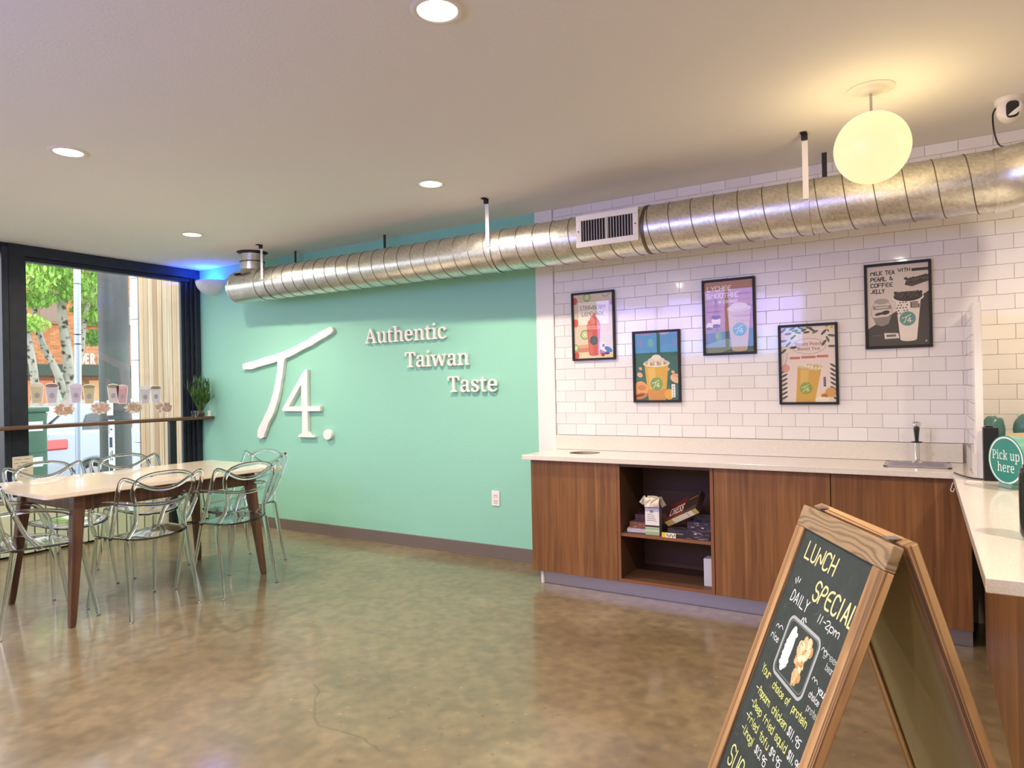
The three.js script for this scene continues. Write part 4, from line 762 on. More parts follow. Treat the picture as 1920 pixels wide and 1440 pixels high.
    for (const [v, a, a0, a1, b, b0, b1, p, p0, p1] of rows) { put('-', 0.1, 0.116, v, 0.02, white, 7); put(a, a0, a1, v, 0.022, yel, 7); if (b) put(b, b0, b1, v, 0.022, yel, 7); put(p, p0, p1, v, 0.021, white, 7); }
    put('SUB', 0.086, 0.2, 0.742, 0.054, '#eef09a', 12);
    g.globalAlpha = 0.10; g.fillStyle = '#c8ccc6'; for (let k = 0; k < 70; k++) { g.beginPath(); g.ellipse(X(rr(0.06, 0.44)), Y(rr(0.06, 0.8)), rr(6, 40), rr(3, 10), rr(0, 3), 0, 7); g.fill(); }
    g.globalAlpha = 1;
  });
  const face = new THREE.BoxGeometry(bw, bh, 0.006).translate(bx + bw / 2, -by - bh / 2, -0.012);
  mesh('chalkboard', front(face), [M.black, M.black, M.black, M.black, std({ map: chalk, roughness: 0.75 }), std({ color: col(150, 132, 96), roughness: 0.8 })], t, 'dark green chalkboard with handwritten menu');
  // rear panel, seen from inside
  const O2 = PL.clone().addScaledVector(n, -0.028).setY(hTop - 0.004);
  const rear = (g) => place(g, O2, d, s2);
  mesh('rear_top_rail', rear(wood(W - 0.106, 0.06, T, W / 2, -0.03, -T / 2, true)), M.pine, t); mesh('rear_stile', rear(wood(0.052, L2, T, 0.026, -L2 / 2, -T / 2)), M.pine, t); mesh('rear_stile', rear(wood(0.052, L2, T, W - 0.026, -L2 / 2, -T / 2)), M.pine, t);
  mesh('rear_bottom_rail', rear(wood(W - 0.104, 0.05, T, W / 2, -0.87, -T / 2, true)), M.pine, t);
  mesh('rear_board', rear(box(bw, 0.80, 0.006, W / 2, -0.055 - 0.4, -0.011)), std({ color: col(176, 160, 116), roughness: 0.8, bumpMap: fineBumpT, bumpScale: 0.0006 }), t, 'olive brown back of the second board');
  for (const u of [0.06, W - 0.06]) mesh('hinge', place(box(0.03, 0.003, 0.03, u, 0.0015, -0.027), PL, d, V3(0, -1, 0)), M.kick, t, 'flat metal hinge');
}

// ------------------------------------------------------------------ dining table
{
  const t = thing('dining_table', 'long white topped dining table on splayed dark walnut legs', 'table', [1.905, 0, 1.73], -0.045);
  const W = 0.905, L = 1.53, hT = 0.759;
  const sh = new THREE.Shape(), c = 0.02; sh.moveTo(-W / 2 + c, -L / 2); sh.lineTo(W / 2 - c, -L / 2); sh.quadraticCurveTo(W / 2, -L / 2, W / 2, -L / 2 + c); sh.lineTo(W / 2, L / 2 - c); sh.quadraticCurveTo(W / 2, L / 2, W / 2 - c, L / 2); sh.lineTo(-W / 2 + c, L / 2); sh.quadraticCurveTo(-W / 2, L / 2, -W / 2, L / 2 - c); sh.lineTo(-W / 2, -L / 2 + c); sh.quadraticCurveTo(-W / 2, -L / 2, -W / 2 + c, -L / 2);
  mesh('table_top', new THREE.ExtrudeGeometry(sh, { depth: 0.014, bevelEnabled: true, bevelThickness: 0.004, bevelSize: 0.0, bevelSegments: 1 }).rotateX(Math.PI / 2).translate(0, hT - 0.004, 0), M.tableTop, t, 'glossy off white top');
  mesh('under_edge', box(W - 0.05, 0.008, L - 0.05, 0, hT - 0.026, 0, 0.002), M.tableTop, t);
  const ax = 0.35, az = 0.56, ay = hT - 0.075;
  mesh('apron', [box(0.024, 0.09, az * 2, ax, ay, 0, 0.002), box(0.024, 0.09, az * 2, -ax, ay, 0, 0.002), box(ax * 2, 0.09, 0.024, 0, ay, az, 0.002), box(ax * 2, 0.09, 0.024, 0, ay, -az, 0.002)], M.tableLeg, t, 'dark walnut apron');
  for (const sx of [-1, 1]) for (const sz of [-1, 1]) {
    const g = boxUV(new RoundedBoxGeometry(1, 1, 1, 2, 0.12)), p = g.attributes.position, h = hT - 0.03;
    for (let i = 0; i < p.count; i++) { const f = p.getY(i) + 0.5, w = mix(0.034, 0.068, f); p.setXYZ(i, sx * mix(0.405, 0.345, f) + p.getX(i) * w, f * h, sz * mix(0.622, 0.555, f) + p.getZ(i) * w); }
    g.computeVertexNormals(); boxUV(g); mesh('leg', g, M.tableLeg, t, 'tapered walnut leg');
  }
}

// ------------------------------------------------------------------ clear plastic armchairs: a dished seat, four tapered legs and three looping back rails
{
  const t = thing('clear_armchair', '', 'chair', [0, 0, 0], 0, 'clear plastic armchairs round the white table');
  const seatG = (() => {
    const N = 28, R = 8, P = [], I = [], top = [], bot = [];
    const rim = (a) => { const c = Math.cos(a), s = Math.sin(a), e = 0.62; return [0.225 * Math.sign(c) * Math.pow(Math.abs(c), e), 0.215 * Math.sign(s) * Math.pow(Math.abs(s), e)]; };
    const y = (x, z) => 0.435 + 0.03 * Math.pow(Math.abs(x) / 0.225, 2.4) + 0.012 * Math.max(0, -z / 0.215) - 0.012 * Math.pow(Math.max(0, z / 0.215), 3);
    for (const th of [0, -0.008]) for (let r = 0; r <= R; r++) for (let k = 0; k < N; k++) { const [x, z] = rim(k / N * 2 * Math.PI), f = r / R; P.push(x * f, y(x * f, z * f) + th, z * f); }
    const id = (l, r, k) => l * (R + 1) * N + r * N + (k % N);
    for (let l = 0; l < 2; l++) for (let r = 0; r < R; r++) for (let k = 0; k < N; k++) { const q = [id(l, r, k), id(l, r, k + 1), id(l, r + 1, k), id(l, r + 1, k + 1)]; if (l) I.push(q[0], q[2], q[1], q[1], q[2], q[3]); else I.push(q[0], q[1], q[2], q[1], q[3], q[2]); }
    for (let k = 0; k < N; k++) I.push(id(0, R, k), id(0, R, k + 1), id(1, R, k), id(0, R, k + 1), id(1, R, k + 1), id(1, R, k));
    const g = new THREE.BufferGeometry(); g.setAttribute('position', new THREE.Float32BufferAttribute(P, 3)); g.setIndex(I); const m = mergeVertices(g, 1e-5); m.computeVertexNormals(); m.setAttribute('uv', new THREE.Float32BufferAttribute(new Float32Array(m.attributes.position.count * 2), 2)); return m;
  })();
  mesh('seat', seatG, M.clear, t, 'dished clear seat');
  for (const s of [-1, 1]) {
    const leg = (x0, z0, x1, z1, y) => { const g = rod([x0, 0.004, z0], [x1, y, z1], 0.010, 0.017, 16); return g; };
    for (const [a, b, c, dd, y] of [[0.205, 0.235, 0.175, 0.16, 0.43], [0.21, -0.255, 0.185, -0.175, 0.45]]) { const l = mesh('leg', leg(s * a, b, s * c, dd, y), M.clear, t, 'tapered clear leg'); mesh('foot', lathe([[0, 0], [0.011, 0], [0.011, 0.006], [0, 0.007]], 14).translate(s * a, 0, b), M.steel, l); }
  }
  const rail = (half, r, name) => { const pts = half.concat(half.slice(0, -1).reverse().map((p) => [-p[0], p[1], p[2]])); mesh(name, tube(pts, r, 96, 10), M.clear, t, 'looping clear back rail'); };
  rail([[0.195, 0.45, 0.15], [0.228, 0.55, 0.14], [0.245, 0.63, 0.08], [0.245, 0.665, -0.04], [0.21, 0.67, -0.15], [0.12, 0.655, -0.225], [0, 0.645, -0.25]], 0.0125, 'arm_rail');
  rail([[0.18, 0.455, -0.17], [0.15, 0.54, -0.208], [0.158, 0.64, -0.234], [0.186, 0.735, -0.254], [0.165, 0.797, -0.268], [0.09, 0.826, -0.275], [0, 0.832, -0.278]], 0.0125, 'inner_rail');
  rail([[0.215, 0.455, -0.06], [0.235, 0.54, -0.13], [0.248, 0.66, -0.19], [0.254, 0.765, -0.235], [0.238, 0.814, -0.25], [0.19, 0.80, -0.256], [0.085, 0.748, -0.258], [0, 0.735, -0.26]], 0.0125, 'outer_rail');
  const q = Math.PI / 2;
  const spots = [[2.26, 1.955, -q - 0.02, 'clear armchair on the open floor side of the table, farther from the mint wall'], [2.345, 1.44, -q + 0.03, 'clear armchair on the open floor side of the table, nearer the mint wall'], [1.385, 1.97, q + 0.05, 'clear armchair on the window side of the table, farther from the mint wall'], [1.365, 1.42, q - 0.02, 'clear armchair on the window side of the table, nearer the mint wall'], [1.94, 1.03, 0.0, 'clear plastic armchair at the table end, its back to the mint wall'], [1.97, 2.40, Math.PI - 0.08, 'clear plastic armchair at the table end facing the mint wall']];
  spots.forEach(([x, z, a, label], i) => { const o = i ? copyOf(t, [x, 0, z], a, label) : t; o.position.set(x, 0, z); o.rotation.set(0, a, 0); o.userData.label = label; });
}

// ------------------------------------------------------------------ window bar shelf, plant, notice, window stickers
{
  const t = thing('window_bar_shelf', 'narrow dark wood bar shelf along the shop window on a black post', 'shelf', [0, 0, 0]);
  mesh('plank', boxUV(new RoundedBoxGeometry(0.212, 0.027, 3.26, 2, 0.004).translate(0.108, 1.0435, 1.64), true), M.shelfWood, t, 'dark brown plank');
  mesh('post', span(0.14, 0.185, 0.0, 1.03, 0.402, 0.468, 0.003), M.black, t, 'black square post');
  mesh('post', span(0.14, 0.185, 0.0, 1.03, 2.6, 2.666, 0.003), M.black, t, 'black square post');
  const p = thing('jar_plant', 'bushy green bamboo plant in a small glass jar on the bar shelf', 'plant', [0.145, 1.058, 0.115]);
  mesh('jar', lathe([[0, 0.001], [0.034, 0.001], [0.036, 0.01], [0.036, 0.06], [0.034, 0.062], [0.031, 0.06], [0.031, 0.006], [0, 0.005]], 28), phys({ color: 0xffffff, roughness: 0.02, transmission: 1, thickness: 0.003, ior: 1.45 }), p, 'clear glass jar');
  mesh('soil', lathe([[0, 0.007], [0.0295, 0.007], [0.0295, 0.045], [0, 0.048]], 20), std({ color: col(92, 78, 54), roughness: 0.95 }), p, 'brown roots and soil');
  const stems = [], leaves = [];
  for (let k = 0; k < 26; k++) {
    const a = rr(0, 6.28), r = rr(0.0, 0.02), lean = rr(0.0, 0.12), h = rr(0.14, 0.33), b = [Math.cos(a) * r, 0.045, Math.sin(a) * r], e = [Math.cos(a) * (r + lean), 0.045 + h, Math.sin(a) * (r + lean)];
    stems.push(rod(b, e, 0.0026, 0.0016, 5));
    for (let j = 0; j < 6; j++) {
      const f = rr(0.35, 1), px = mix(b[0], e[0], f), py = mix(b[1], e[1], f), pz = mix(b[2], e[2], f), L = rr(0.06, 0.12), w = rr(0.006, 0.011);
      const g = new THREE.PlaneGeometry(w * 2, L, 2, 3).translate(0, L / 2, 0), q = g.attributes.position;
      for (let i = 0; i < q.count; i++) { const y = q.getY(i) / L; q.setX(i, q.getX(i) * Math.sin(Math.PI * (0.12 + 0.86 * y))); q.setZ(i, -0.35 * L * y * y + Math.abs(q.getX(i)) * 0.4); }
      g.rotateX(rr(0.3, 1.1)).rotateY(rr(0, 6.28)).translate(px, py, pz); leaves.push(g);
    }
  }
  mesh('stems', stems, std({ color: col(74, 104, 46), roughness: 0.6 }), p, 'thin green stems');
  const lf = merge(leaves); lf.computeVertexNormals(); const f = mesh('foliage', lf, phys({ color: col(72, 112, 48), roughness: 0.55, side: THREE.DoubleSide, transmission: 0.2, thickness: 0 }), p, 'narrow green leaves'); f.userData.kind = 'stuff';
  const g = thing('small_glass', 'small empty clear glass beside the jar plant', 'glass', [0.165, 1.058, 0.205]);
  mesh('tumbler', lathe([[0, 0.001], [0.022, 0.001], [0.025, 0.06], [0.0235, 0.06], [0.0205, 0.006], [0, 0.006]], 24), phys({ color: 0xffffff, roughness: 0.02, transmission: 1, thickness: 0.003, ior: 1.45 }), g);
  const cd = thing('table_card', 'tiny white folded card on the bar shelf by the mint wall', 'card', [0.165, 1.058, 0.05]);
  mesh('card', [box(0.05, 0.004, 0.04, 0, 0.0025, 0), box(0.003, 0.055, 0.03, 0.02, 0.031, 0)], M.white, cd);
  const n = thing('paper_notice', 'handwritten buff paper notice taped to the black mullion', 'notice', [0.026, 0.60, 1.65]);
  mesh('sheet', new THREE.BoxGeometry(0.002, 0.205, 0.15).translate(0.001, 0.1025, 0), std({ roughness: 0.9, map: canvasTex(256, 340, (g2, w, h) => { g2.fillStyle = '#d8cdb2'; g2.fillRect(0, 0, w, h); g2.strokeStyle = '#5a5448'; g2.lineWidth = 5; for (const [y, a, b] of [[40, 30, 120], [42, 150, 220], [90, 24, 80], [88, 100, 200], [130, 60, 200], [200, 60, 100], [198, 130, 190], [270, 90, 180]]) { g2.beginPath(); for (let x = a; x < b; x += 7) g2.lineTo(x, y + ((x * 13) % 11) - 5); g2.stroke(); } }) }), n);
}
{
  const cups = [[1.487, 1.322, '#e0d6bc', 'pale yellow'], [1.372, 1.318, '#d8d0da', 'lilac grey'], [1.177, 1.315, '#dacede', 'violet pink'], [1.065, 1.305, '#dccfae', 'golden'], [0.852, 1.306, '#e2d6d4', 'cream'], [0.768, 1.297, '#e0b8be', 'rose pink'], [0.548, 1.285, '#dfd8dc', 'pearl white'], [0.441, 1.288, '#e4e2e4', 'white and brown']];
  const deco = (fill, k) => canvasTex(128, 192, (g, w, h) => { g.fillStyle = '#f4f2f0'; g.fillRect(0, 0, w, h); poly(g, [[10, 30], [118, 30], [98, 186], [30, 186]], fill); ell(g, 64, 30, 54, 16, ['#efe6d4', '#a98a86', '#e6dcea', '#b8a872', '#a8a28e', '#ecc6c8', '#f0ecec', '#b09878'][k]); ell(g, 64, 120, 22, 24, '#b9b4bc'); });
  const film = (m) => phys({ map: m, roughness: 0.8, transmission: 0.35, thickness: 0 });
  cups.forEach(([z, y, c, nm], k) => {
    const t = thing('cup_sticker', nm + ' drink cup sticker on the shop window glass', 'sticker', [-0.0845, y - 0.088, z], 0, 'drink cup stickers on the window');
    const sh = new THREE.Shape([[-0.056, 0.155], [-0.04, 0.175], [0.0, 0.182], [0.04, 0.175], [0.056, 0.155], [0.04, 0.0], [-0.04, 0.0]].map((p) => new THREE.Vector2(...p)));
    const g = new THREE.ExtrudeGeometry(sh, { depth: 0.0008, bevelEnabled: false }), u = g.attributes.uv, p = g.attributes.position; for (let i = 0; i < u.count; i++) u.setXY(i, (p.getX(i) + 0.06) / 0.12, p.getY(i) / 0.185);
    mesh('print', g.rotateY(Math.PI / 2), film(deco(c, k)), t);
  });
  const foods = [[1.276, 1.174, '#d6b498', 'tan popcorn chicken'], [0.969, 1.176, '#dcbcb2', 'pink crispy squid'], [0.66, 1.17, '#d0b49e', 'brown waffle and fries'], [0.362, 1.158, '#d6b4a4', 'pale dumpling']];
  foods.forEach(([z, y, c, nm], k) => {
    const t = thing('food_sticker', nm + ' snack sticker on the shop window glass', 'sticker', [-0.0845, y - 0.055, z], 0, 'snack stickers on the window');
    const pts = []; for (let i = 0; i < 22; i++) { const a = i / 22 * 6.283, r = 1 + 0.16 * Math.sin(i * 2.7 + k * 1.9); pts.push(new THREE.Vector2(Math.cos(a) * 0.088 * r, 0.055 + Math.sin(a) * 0.056 * r)); }
    const g = new THREE.ExtrudeGeometry(new THREE.Shape(pts), { depth: 0.0008, bevelEnabled: false }), u = g.attributes.uv, p = g.attributes.position; for (let i = 0; i < u.count; i++) u.setXY(i, (p.getX(i) + 0.105) / 0.21, p.getY(i) / 0.12);
    const tx = canvasTex(192, 112, (q, w, h) => { q.fillStyle = '#f0ebe6'; q.fillRect(0, 0, w, h); for (let i = 0; i < 30; i++) { const x = rr(30, 160), yy = rr(24, 90); ell(q, x, yy, rr(10, 22), rr(8, 16), i % 3 ? c : '#e2c8b0', rnd() * 3); q.strokeStyle = '#9a7a62'; q.lineWidth = 2; q.beginPath(); q.arc(x, yy, 12, 0, 2); q.stroke(); } });
    mesh('print', g.rotateY(Math.PI / 2), film(tx), t);
  });
}

// ------------------------------------------------------------------ outside: slat wall, pavement, street, car, trees, shop front
const GY = -0.16;
{
  const street = structGroup('ground', 'pavement and roadway outside the shop');
  const conc = std({ color: col(140, 139, 134), roughness: 0.9, bumpMap: fineBumpT, bumpScale: 0.002 }), asph = std({ color: col(104, 106, 110), roughness: 0.95, bumpMap: fineBumpT, bumpScale: 0.004 });
  mesh('pavement', span(-4.1, -0.15, GY - 0.15, GY, -26, 14), conc, street, 'grey concrete pavement');
  mesh('roadway', span(-14.0, -4.1, GY - 0.25, GY - 0.13, -26, 14), asph, street, 'grey asphalt roadway');
  mesh('far_pavement', span(-20.6, -14.0, GY - 0.15, GY, -26, 14), conc, street);
  const t = thing('slat_wall', 'pale cedar slat wall returning beside the shop window outside', 'wall', [0, GY, 0]);
  mesh('backing', span(-1.06, -0.16, 0, 3.6, -0.42, 0.02), M.black, t);
  for (let k = 0; k < 10; k++) { const x1 = -0.165 - k * 0.0885; mesh('slat', span(x1 - 0.083, x1, 0.02, 3.58, 0.02, 0.045 + rr(-0.003, 0.003), 0.002), M.cedar[[0, 4, 2, 0, 4, 2, 3, 0, 1, 2][k]], t); }
  const c = thing('panel_column', 'pale grey panelled corner column at the end of the cedar slat wall', 'column', [-1.14, GY, -0.03]);
  const pm = std({ color: col(206, 216, 220), roughness: 0.6 });
  for (let k = 0; k < 8; k++) mesh('panel', box(0.15, 0.452, 0.15, 0, 0.23 + k * 0.458, 0, 0.003), pm, c);
}
{
  const t = thing('utility_pole', 'thick dark grey weathered utility pole with taped flyers', 'pole', [-3.0, GY, -0.735]);
  const bark = dataTex(256, 512, (u, v) => { const a = fbm(u, v, 10, 4, 201, 5), b = fbm(u, v, 3, 14, 207, 3); const k = 0.26 + 0.16 * a - 0.06 * b; return [k, k * 1.02, k * 1.03]; });
  mesh('shaft', cyl(0.19, 0.17, 7, 0, 3.5, 0, 40), std({ map: bark, roughness: 0.9 }), t, 'weathered dark grey shaft');
  const flyer = (y0, y1, a0, a1, m, nm) => { const g = new THREE.CylinderGeometry(0.1905, 0.1925, y1 - y0, 12, 1, true, a0, a1 - a0); g.translate(0, (y0 + y1) / 2, 0); mesh('flyer', g, m, t, nm); };
  const paper = std({ color: col(226, 232, 236), roughness: 0.85, side: THREE.DoubleSide });
  const ft = std({ roughness: 0.85, side: THREE.DoubleSide, map: canvasTex(128, 384, (g) => { g.fillStyle = '#e4ecf2'; g.fillRect(0, 0, 128, 384); g.fillStyle = '#33415e'; g.fillRect(14, 14, 70, 12); g.fillRect(14, 14, 12, 80); g.fillRect(40, 60, 44, 12); g.fillRect(20, 120, 60, 70); g.fillRect(30, 220, 14, 60); g.fillRect(60, 210, 20, 70); g.fillRect(16, 310, 70, 50); }) });
  flyer(0.38, 1.12, 0.62, 1.02, ft, 'tall printed flyer'); flyer(1.18, 1.38, 0.55, 0.95, paper, 'white taped paper'); 
}
{
  const t = thing('sign_post', 'slim pale galvanised street sign post', 'pole', [-2.0, GY, 0.235]);
  mesh('post', boxUV(rod([0, 0, 0.0], [0.0, 3.4, -0.03], 0.036, 0.036, 10)), std({ color: col(186, 200, 222), roughness: 0.45, metalness: 0.4 }), t);
  mesh('band', [cyl(0.038, 0.038, 0.012, 0, 2.05, -0.018, 14), cyl(0.038, 0.038, 0.012, 0, 2.16, -0.019, 14), cyl(0.038, 0.038, 0.008, 0, 2.75, -0.024, 14)], M.black, t, 'thin dark bands');
}
{
  const t = thing('street_cabinet', 'dark green street utility cabinet with white labels', 'utility box', [-2.6, GY, 0.70]);
  const gm = std({ color: col(72, 112, 92), roughness: 0.55 });
  mesh('cabinet_body', box(0.5, 1.26, 0.62, 0, 0.64, 0, 0.02), gm, t); mesh('cap', box(0.54, 0.06, 0.66, 0, 1.3, 0, 0.02), gm, t);
  mesh('ridge', [box(0.008, 0.02, 0.60, 0.252, 0.55, 0, 0.003), box(0.008, 0.02, 0.60, 0.252, 0.82, 0, 0.003)], gm, t);
  const lab = std({ roughness: 0.7, map: canvasTex(128, 96, (g) => { g.fillStyle = '#eef4f4'; g.fillRect(0, 0, 128, 96); g.fillStyle = '#4a5a56'; for (let k = 0; k < 5; k++) g.fillRect(18 + k * 19, 36 + (k % 2) * 12, 11, 40 - (k % 2) * 12); }) });
  mesh('label', box(0.002, 0.11, 0.105, 0.2515, 0.70, -0.2), lab, t, 'white label'); mesh('label', box(0.002, 0.11, 0.2, 0.2515, 1.11, -0.16), std({ color: col(232, 236, 238), roughness: 0.7 }), t, 'white label');
}
{ // parked white hatchback, length along z, tail towards +z
  const t = thing('parked_car', 'white parked hatchback with red tail light and dark windows', 'car', [-5.5, GY - 0.13, -2.66]);
  const wp = phys({ color: col(168, 178, 194), roughness: 0.25, clearcoat: 1, clearcoatRoughness: 0.05 }), dark = phys({ color: col(40, 48, 56), roughness: 0.08, clearcoat: 1 });
  const lift = (pts, w, r) => new THREE.ExtrudeGeometry(new THREE.Shape(pts.map((p) => new THREE.Vector2(...p))), { depth: w - 2 * r, bevelEnabled: true, bevelThickness: r, bevelSize: r, bevelSegments: 4, curveSegments: 12 }).translate(0, 0, -(w - 2 * r) / 2).rotateY(-Math.PI / 2);
  const body = new THREE.Shape(); body.moveTo(-2.1, 0.34); body.lineTo(-1.72, 0.3); body.absarc(-1.36, 0.3, 0.35, Math.PI, 0, true); body.lineTo(1.02, 0.26); body.absarc(1.38, 0.3, 0.35, Math.PI, 0, true); body.lineTo(2.06, 0.34); body.quadraticCurveTo(2.14, 0.6, 2.1, 0.86); body.lineTo(2.0, 1.0); body.lineTo(-0.75, 0.96); body.quadraticCurveTo(-1.8, 0.9, -2.08, 0.66); body.closePath();
  const bg = new THREE.ExtrudeGeometry(body, { depth: 1.56, bevelEnabled: true, bevelThickness: 0.09, bevelSize: 0.06, bevelSegments: 5, curveSegments: 14 }).translate(0, 0, -0.78).rotateY(-Math.PI / 2);
  mesh('body_shell', bg, wp, t, 'white body shell');
  const cabin = [[-0.95, 0.95], [-0.3, 1.36], [0.1, 1.45], [1.1, 1.45], [1.55, 1.36], [1.98, 0.99]];
  mesh('roof', lift(cabin, 1.46, 0.06), wp, t, 'white roof and pillars');
  const win = (pts, x) => { const s = new THREE.Shape(pts.map((p) => new THREE.Vector2(...p))); return new THREE.ExtrudeGeometry(s, { depth: 0.02, bevelEnabled: false }).rotateY(-Math.PI / 2).translate(x, 0, 0); };
  for (const x of [0.752, -0.732]) { mesh('side_window', win([[-0.6, 1.02], [-0.2, 1.32], [0.1, 1.38], [0.35, 1.38], [0.35, 1.02]], x), dark, t, 'dark side window'); mesh('side_window', win([[0.42, 1.02], [0.42, 1.38], [1.05, 1.38], [1.42, 1.28], [1.5, 1.06]], x), dark, t, 'dark side window'); }
  mesh('rear_window', box(1.16, 0.4, 0.02, 0, 0, 0, 0.005).rotateX(-0.87).translate(0, 1.19, 1.85), dark, t, 'dark rear window');
  for (const s of [-1, 1]) mesh('tail_light', [box(0.08, 0.16, 0.36, s * 0.85, 0.855, 1.93, 0.03), box(0.22, 0.15, 0.1, s * 0.7, 0.855, 2.12, 0.03)], phys({ color: col(206, 30, 40), roughness: 0.15, clearcoat: 1 }), t, 'red tail light');
  for (const z of [-1.36, 1.38]) for (const s of [-1, 1]) { const w = mesh('wheel', new THREE.TorusGeometry(0.225, 0.085, 12, 28).rotateY(Math.PI / 2).translate(s * 0.76, 0.311, z), M.black, t, 'black tyre'); mesh('hub', cyl(0.17, 0.17, 0.12, 0, 0, 0, 20).rotateZ(Math.PI / 2).translate(s * 0.76, 0.311, z), M.kick, w); }
  mesh('fuel_flap', new THREE.TorusGeometry(0.075, 0.004, 6, 24).rotateY(Math.PI / 2).translate(0.872, 0.78, 1.15), M.kick, t);
  mesh('door_handle', box(0.03, 0.03, 0.14, 0.878, 0.88, 0.2, 0.01), wp, t);
}
{
  const birch = dataTex(256, 512, (u, v) => { const a = fbm(u, v, 60, 5, 221, 3), b = fbm(u, v, 12, 6, 227, 4), k = clamp01((a - 0.58) * 7) * clamp01((b - 0.42) * 6); return mix3(mix3(rgb(186, 184, 172), rgb(146, 142, 126), b), rgb(44, 40, 34), k * 0.95); });
  const bm = std({ map: rep(birch, 1, 1), roughness: 0.85 }), leafM = [[150, 196, 84], [176, 214, 104], [128, 176, 74]].map((c) => phys({ color: col(...c), roughness: 0.7, side: THREE.DoubleSide, transmission: 0.35, thickness: 0 }));
  const tree = (x, z, limbs, clumps, label, mk) => {
    const t = thing('birch_tree', label, 'tree', [x, GY, z], 0, 'birch trees across the road');
    const taper = (pts, r0, r1) => { const g = tube(pts, 1, 26, 10), n = pts.length, p = g.attributes.position, crv = new THREE.CatmullRomCurve3(pts.map((q) => V3(...q)), false, 'catmullrom', 0.5); const per = 11; for (let i = 0; i < p.count; i++) { const f = Math.floor(i / per) / 26, c = crv.getPointAt(Math.min(1, f)), r = mix(r0, r1, f); p.setXYZ(i, c.x + (p.getX(i) - c.x) * r, c.y + (p.getY(i) - c.y) * r, c.z + (p.getZ(i) - c.z) * r); } g.computeVertexNormals(); return g; };
    limbs.forEach(([pts, r0, r1]) => mesh('trunk', taper(pts, r0, r1), bm, t, 'white birch bark'));
    const gs = [];
    for (const [cx, cy, cz, r, n] of clumps) for (let k = 0; k < n * 2; k++) {
      const a = rr(0, 6.28), b = Math.acos(rr(-1, 1)), q = r * Math.cbrt(rnd()), L = rr(0.08, 0.15);
      const g = new THREE.PlaneGeometry(L * 0.62, L, 2, 2), p = g.attributes.position; for (let i = 0; i < p.count; i++) { p.setX(i, p.getX(i) * (1 - Math.abs(p.getY(i)) / L)); p.setZ(i, 0.25 * Math.abs(p.getX(i))); }
      g.rotateX(rr(-1.4, 0.2)).rotateY(rr(0, 6.28)).translate(cx + q * Math.sin(b) * Math.cos(a) * 1.2, cy + q * Math.cos(b) * 0.55, cz + q * Math.sin(b) * Math.sin(a) * 1.2); gs.push(g);
    }
    const m = merge(gs); m.computeVertexNormals(); const f = mesh('foliage', m, leafM[mk], t, 'bright spring green leaves'); f.userData.kind = 'stuff';
  };
  tree(-14.6, -5.75, [[[[0, 0, 0], [0.02, 1.5, 0.05], [0.05, 2.6, 0.1], [0, 4.2, 0.22], [0, 6.4, 0.1]], 0.18, 0.07], [[[0, 1.3, 0.1], [0.05, 2.1, 0.38], [0, 3.1, 0.78], [0, 4.4, 0.95], [0, 6, 0.9]], 0.11, 0.04], [[[0, 1.7, -0.02], [0, 2.5, -0.25], [0.1, 3.6, -0.35], [0, 5.2, -0.7]], 0.10, 0.04]], [[0.2, 4.5, -0.1, 0.8, 420], [0.3, 5.3, 0.4, 0.9, 420], [0.2, 4.1, 1.0, 0.45, 160], [0.2, 3.7, -0.7, 0.4, 130], [0.1, 5.6, -0.8, 0.8, 260], [0.3, 4.9, 0.9, 0.7, 260]], 'birch with three pale trunks and light green leaves across the road', 0);
  tree(-14.2, -4.55, [[[[0, 0, 0], [0, 1.6, -0.1], [0, 2.6, -0.02], [0, 3.8, 0.15], [0, 6, 0.3]], 0.12, 0.05]], [[0.1, 4.6, 0.1, 0.7, 300], [0.1, 3.4, 0.1, 0.45, 170], [0.1, 5.4, -0.1, 0.8, 260]], 'slender single trunk birch with yellow green leaves across the road', 1);
  tree(-15.2, -7.0, [[[[0, 0, 0], [0, 2, 0], [0, 4, -0.1], [0, 6, 0.1]], 0.1, 0.05]], [[0, 4.0, 0.35, 0.5, 200], [0, 3.2, 0.15, 0.45, 170], [0, 4.9, 0.2, 0.7, 260], [0, 5.6, -0.3, 0.8, 220]], 'birch standing half behind the dark utility pole across the road', 2);
}
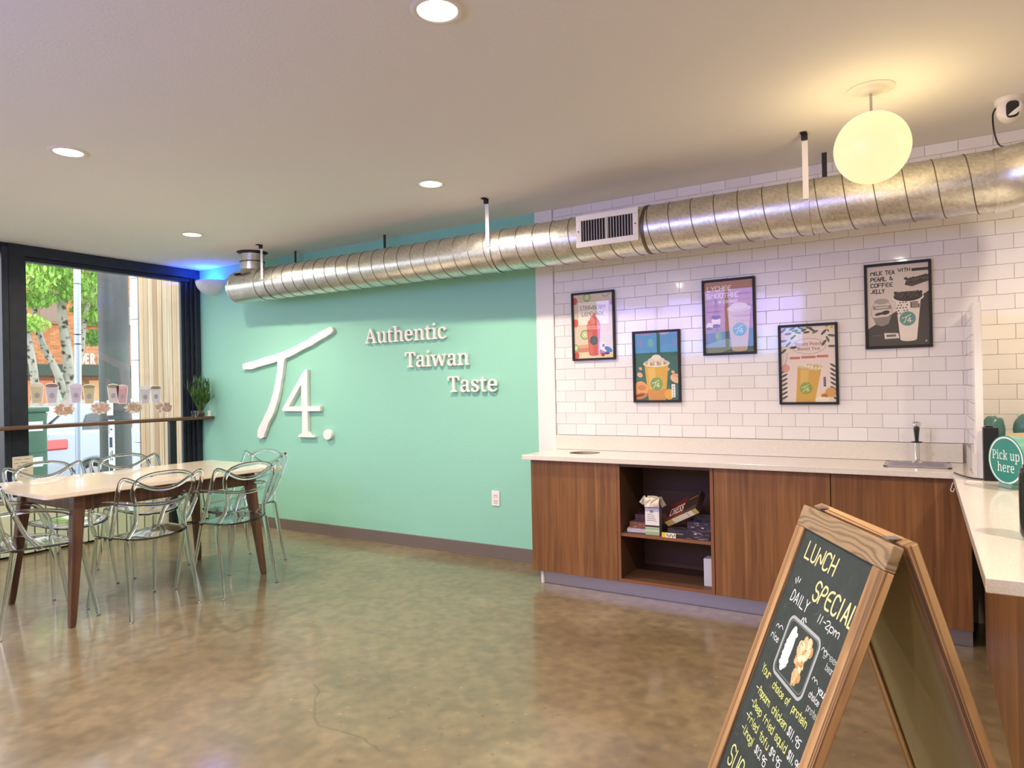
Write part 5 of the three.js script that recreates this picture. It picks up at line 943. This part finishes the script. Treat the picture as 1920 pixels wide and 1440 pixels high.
{ // shop front across the road
  const X = -20.5;
  const t = thing('shop_building', 'orange brick building with dark awning and white sign letters across the road', 'building', [X, GY, -9]);
  const brickT = dataTex(512, 512, (u, v) => { const r = Math.floor(v * 32), x = u * 12 + (r % 2) * 0.5, b = Math.floor(x), fx = x - b, fy = v * 32 - r, n = hash(b % 12, r, 301); const j = fx < 0.05 || fy < 0.12; return j ? rgb(150, 118, 92) : mix3(rgb(172, 104, 62), rgb(206, 142, 92), n); });
  const brick = std({ map: rep(brickT, 0.42, 0.42), roughness: 0.9 }), dk = std({ color: col(58, 64, 58), roughness: 0.7 }), gl = phys({ color: col(120, 90, 66), roughness: 0.1, clearcoat: 1 });
  mesh('brick_wall', box(1, 8, 16, -0.5, 4, 0), brick, t, 'orange brick wall');
  mesh('awning', box(0.9, 0.42, 8.5, 0.45, 2.35, 1.2, 0.03), dk, t, 'dark green grey awning');
  const lit = (w, h, y, z, c, e, nm) => mesh('lit_window', box(0.06, h, w, 0.03, y, z, 0.01), std({ color: col(...c), emissive: col(...c), emissiveIntensity: e, roughness: 0.4 }), t, nm);
  lit(1.0, 1.5, 1.25, 2.55, [226, 150, 84], 0.5, 'warm lit shop window'); lit(0.9, 1.5, 1.25, 1.5, [214, 120, 70], 0.45, 'warm lit shop window'); lit(0.5, 1.2, 1.3, 0.55, [214, 70, 62], 0.5, 'red lit shop window'); lit(1.0, 1.5, 1.25, -0.7, [206, 150, 100], 0.4, 'warm lit shop window');
  for (const [y, z] of [[4.7, 2.6], [4.7, 1.1], [4.7, -0.4], [4.7, -1.9], [7, 2.6], [7, 1.1], [7, -0.4]]) { const f = mesh('window', box(0.12, 1.3, 0.9, 0.04, y, z, 0.01), std({ color: col(150, 120, 92), roughness: 0.7 }), t, 'upper window'); mesh('window_glass', box(0.02, 1.14, 0.74, 0.105, y, z), gl, f); }
  mesh('balcony_rail', box(0.3, 0.7, 2.4, 0.2, 4.5, -1.4, 0.02), std({ color: col(168, 150, 130), roughness: 0.8 }), t);
  const fb = await new FontLoader().loadAsync('fonts/droid/droid_sans_bold.typeface.json');
  let z = 0.56; for (const ch of 'DER L') { if (ch !== ' ') { const g = new TextGeometry(ch, { font: fb, size: 0.40, depth: 0.05, curveSegments: 4, bevelEnabled: false }).scale(0.5, 1, 1).rotateY(Math.PI / 2).translate(0.86, 2.58, z); mesh('sign_letter', g, std({ color: col(240, 236, 228), roughness: 0.5 }), t, 'white sign letter'); } z -= ch === ' ' ? 0.09 : 0.185; }
  const b = thing('pavement_sign', 'tall pale grey sign panel on the far pavement', 'sign', [-17.5, GY, -7.05]);
  mesh('sign_panel', box(0.08, 2.1, 0.75, 0, 1.15, 0, 0.02), std({ color: col(176, 184, 170), roughness: 0.6 }), b); mesh('leg', [box(0.06, 0.3, 0.06, 0, 0.15, 0.25), box(0.06, 0.3, 0.06, 0, 0.15, -0.25)], dk, b);
  const s = thing('banner_sign', 'white and pink hanging banner sign on a thin pole across the road', 'sign', [-15.5, GY, -4.52]);
  mesh('pole', rod([0, 0, 0], [0, 4.2, 0], 0.03), dk, s); mesh('banner', [box(0.03, 0.9, 0.4, 0.03, 2.7, 0.02, 0.01), box(0.03, 0.55, 0.5, 0.03, 3.5, 0.1, 0.01)], std({ color: col(240, 214, 226), roughness: 0.7 }), s);
}

renderer.render(scene, camera);
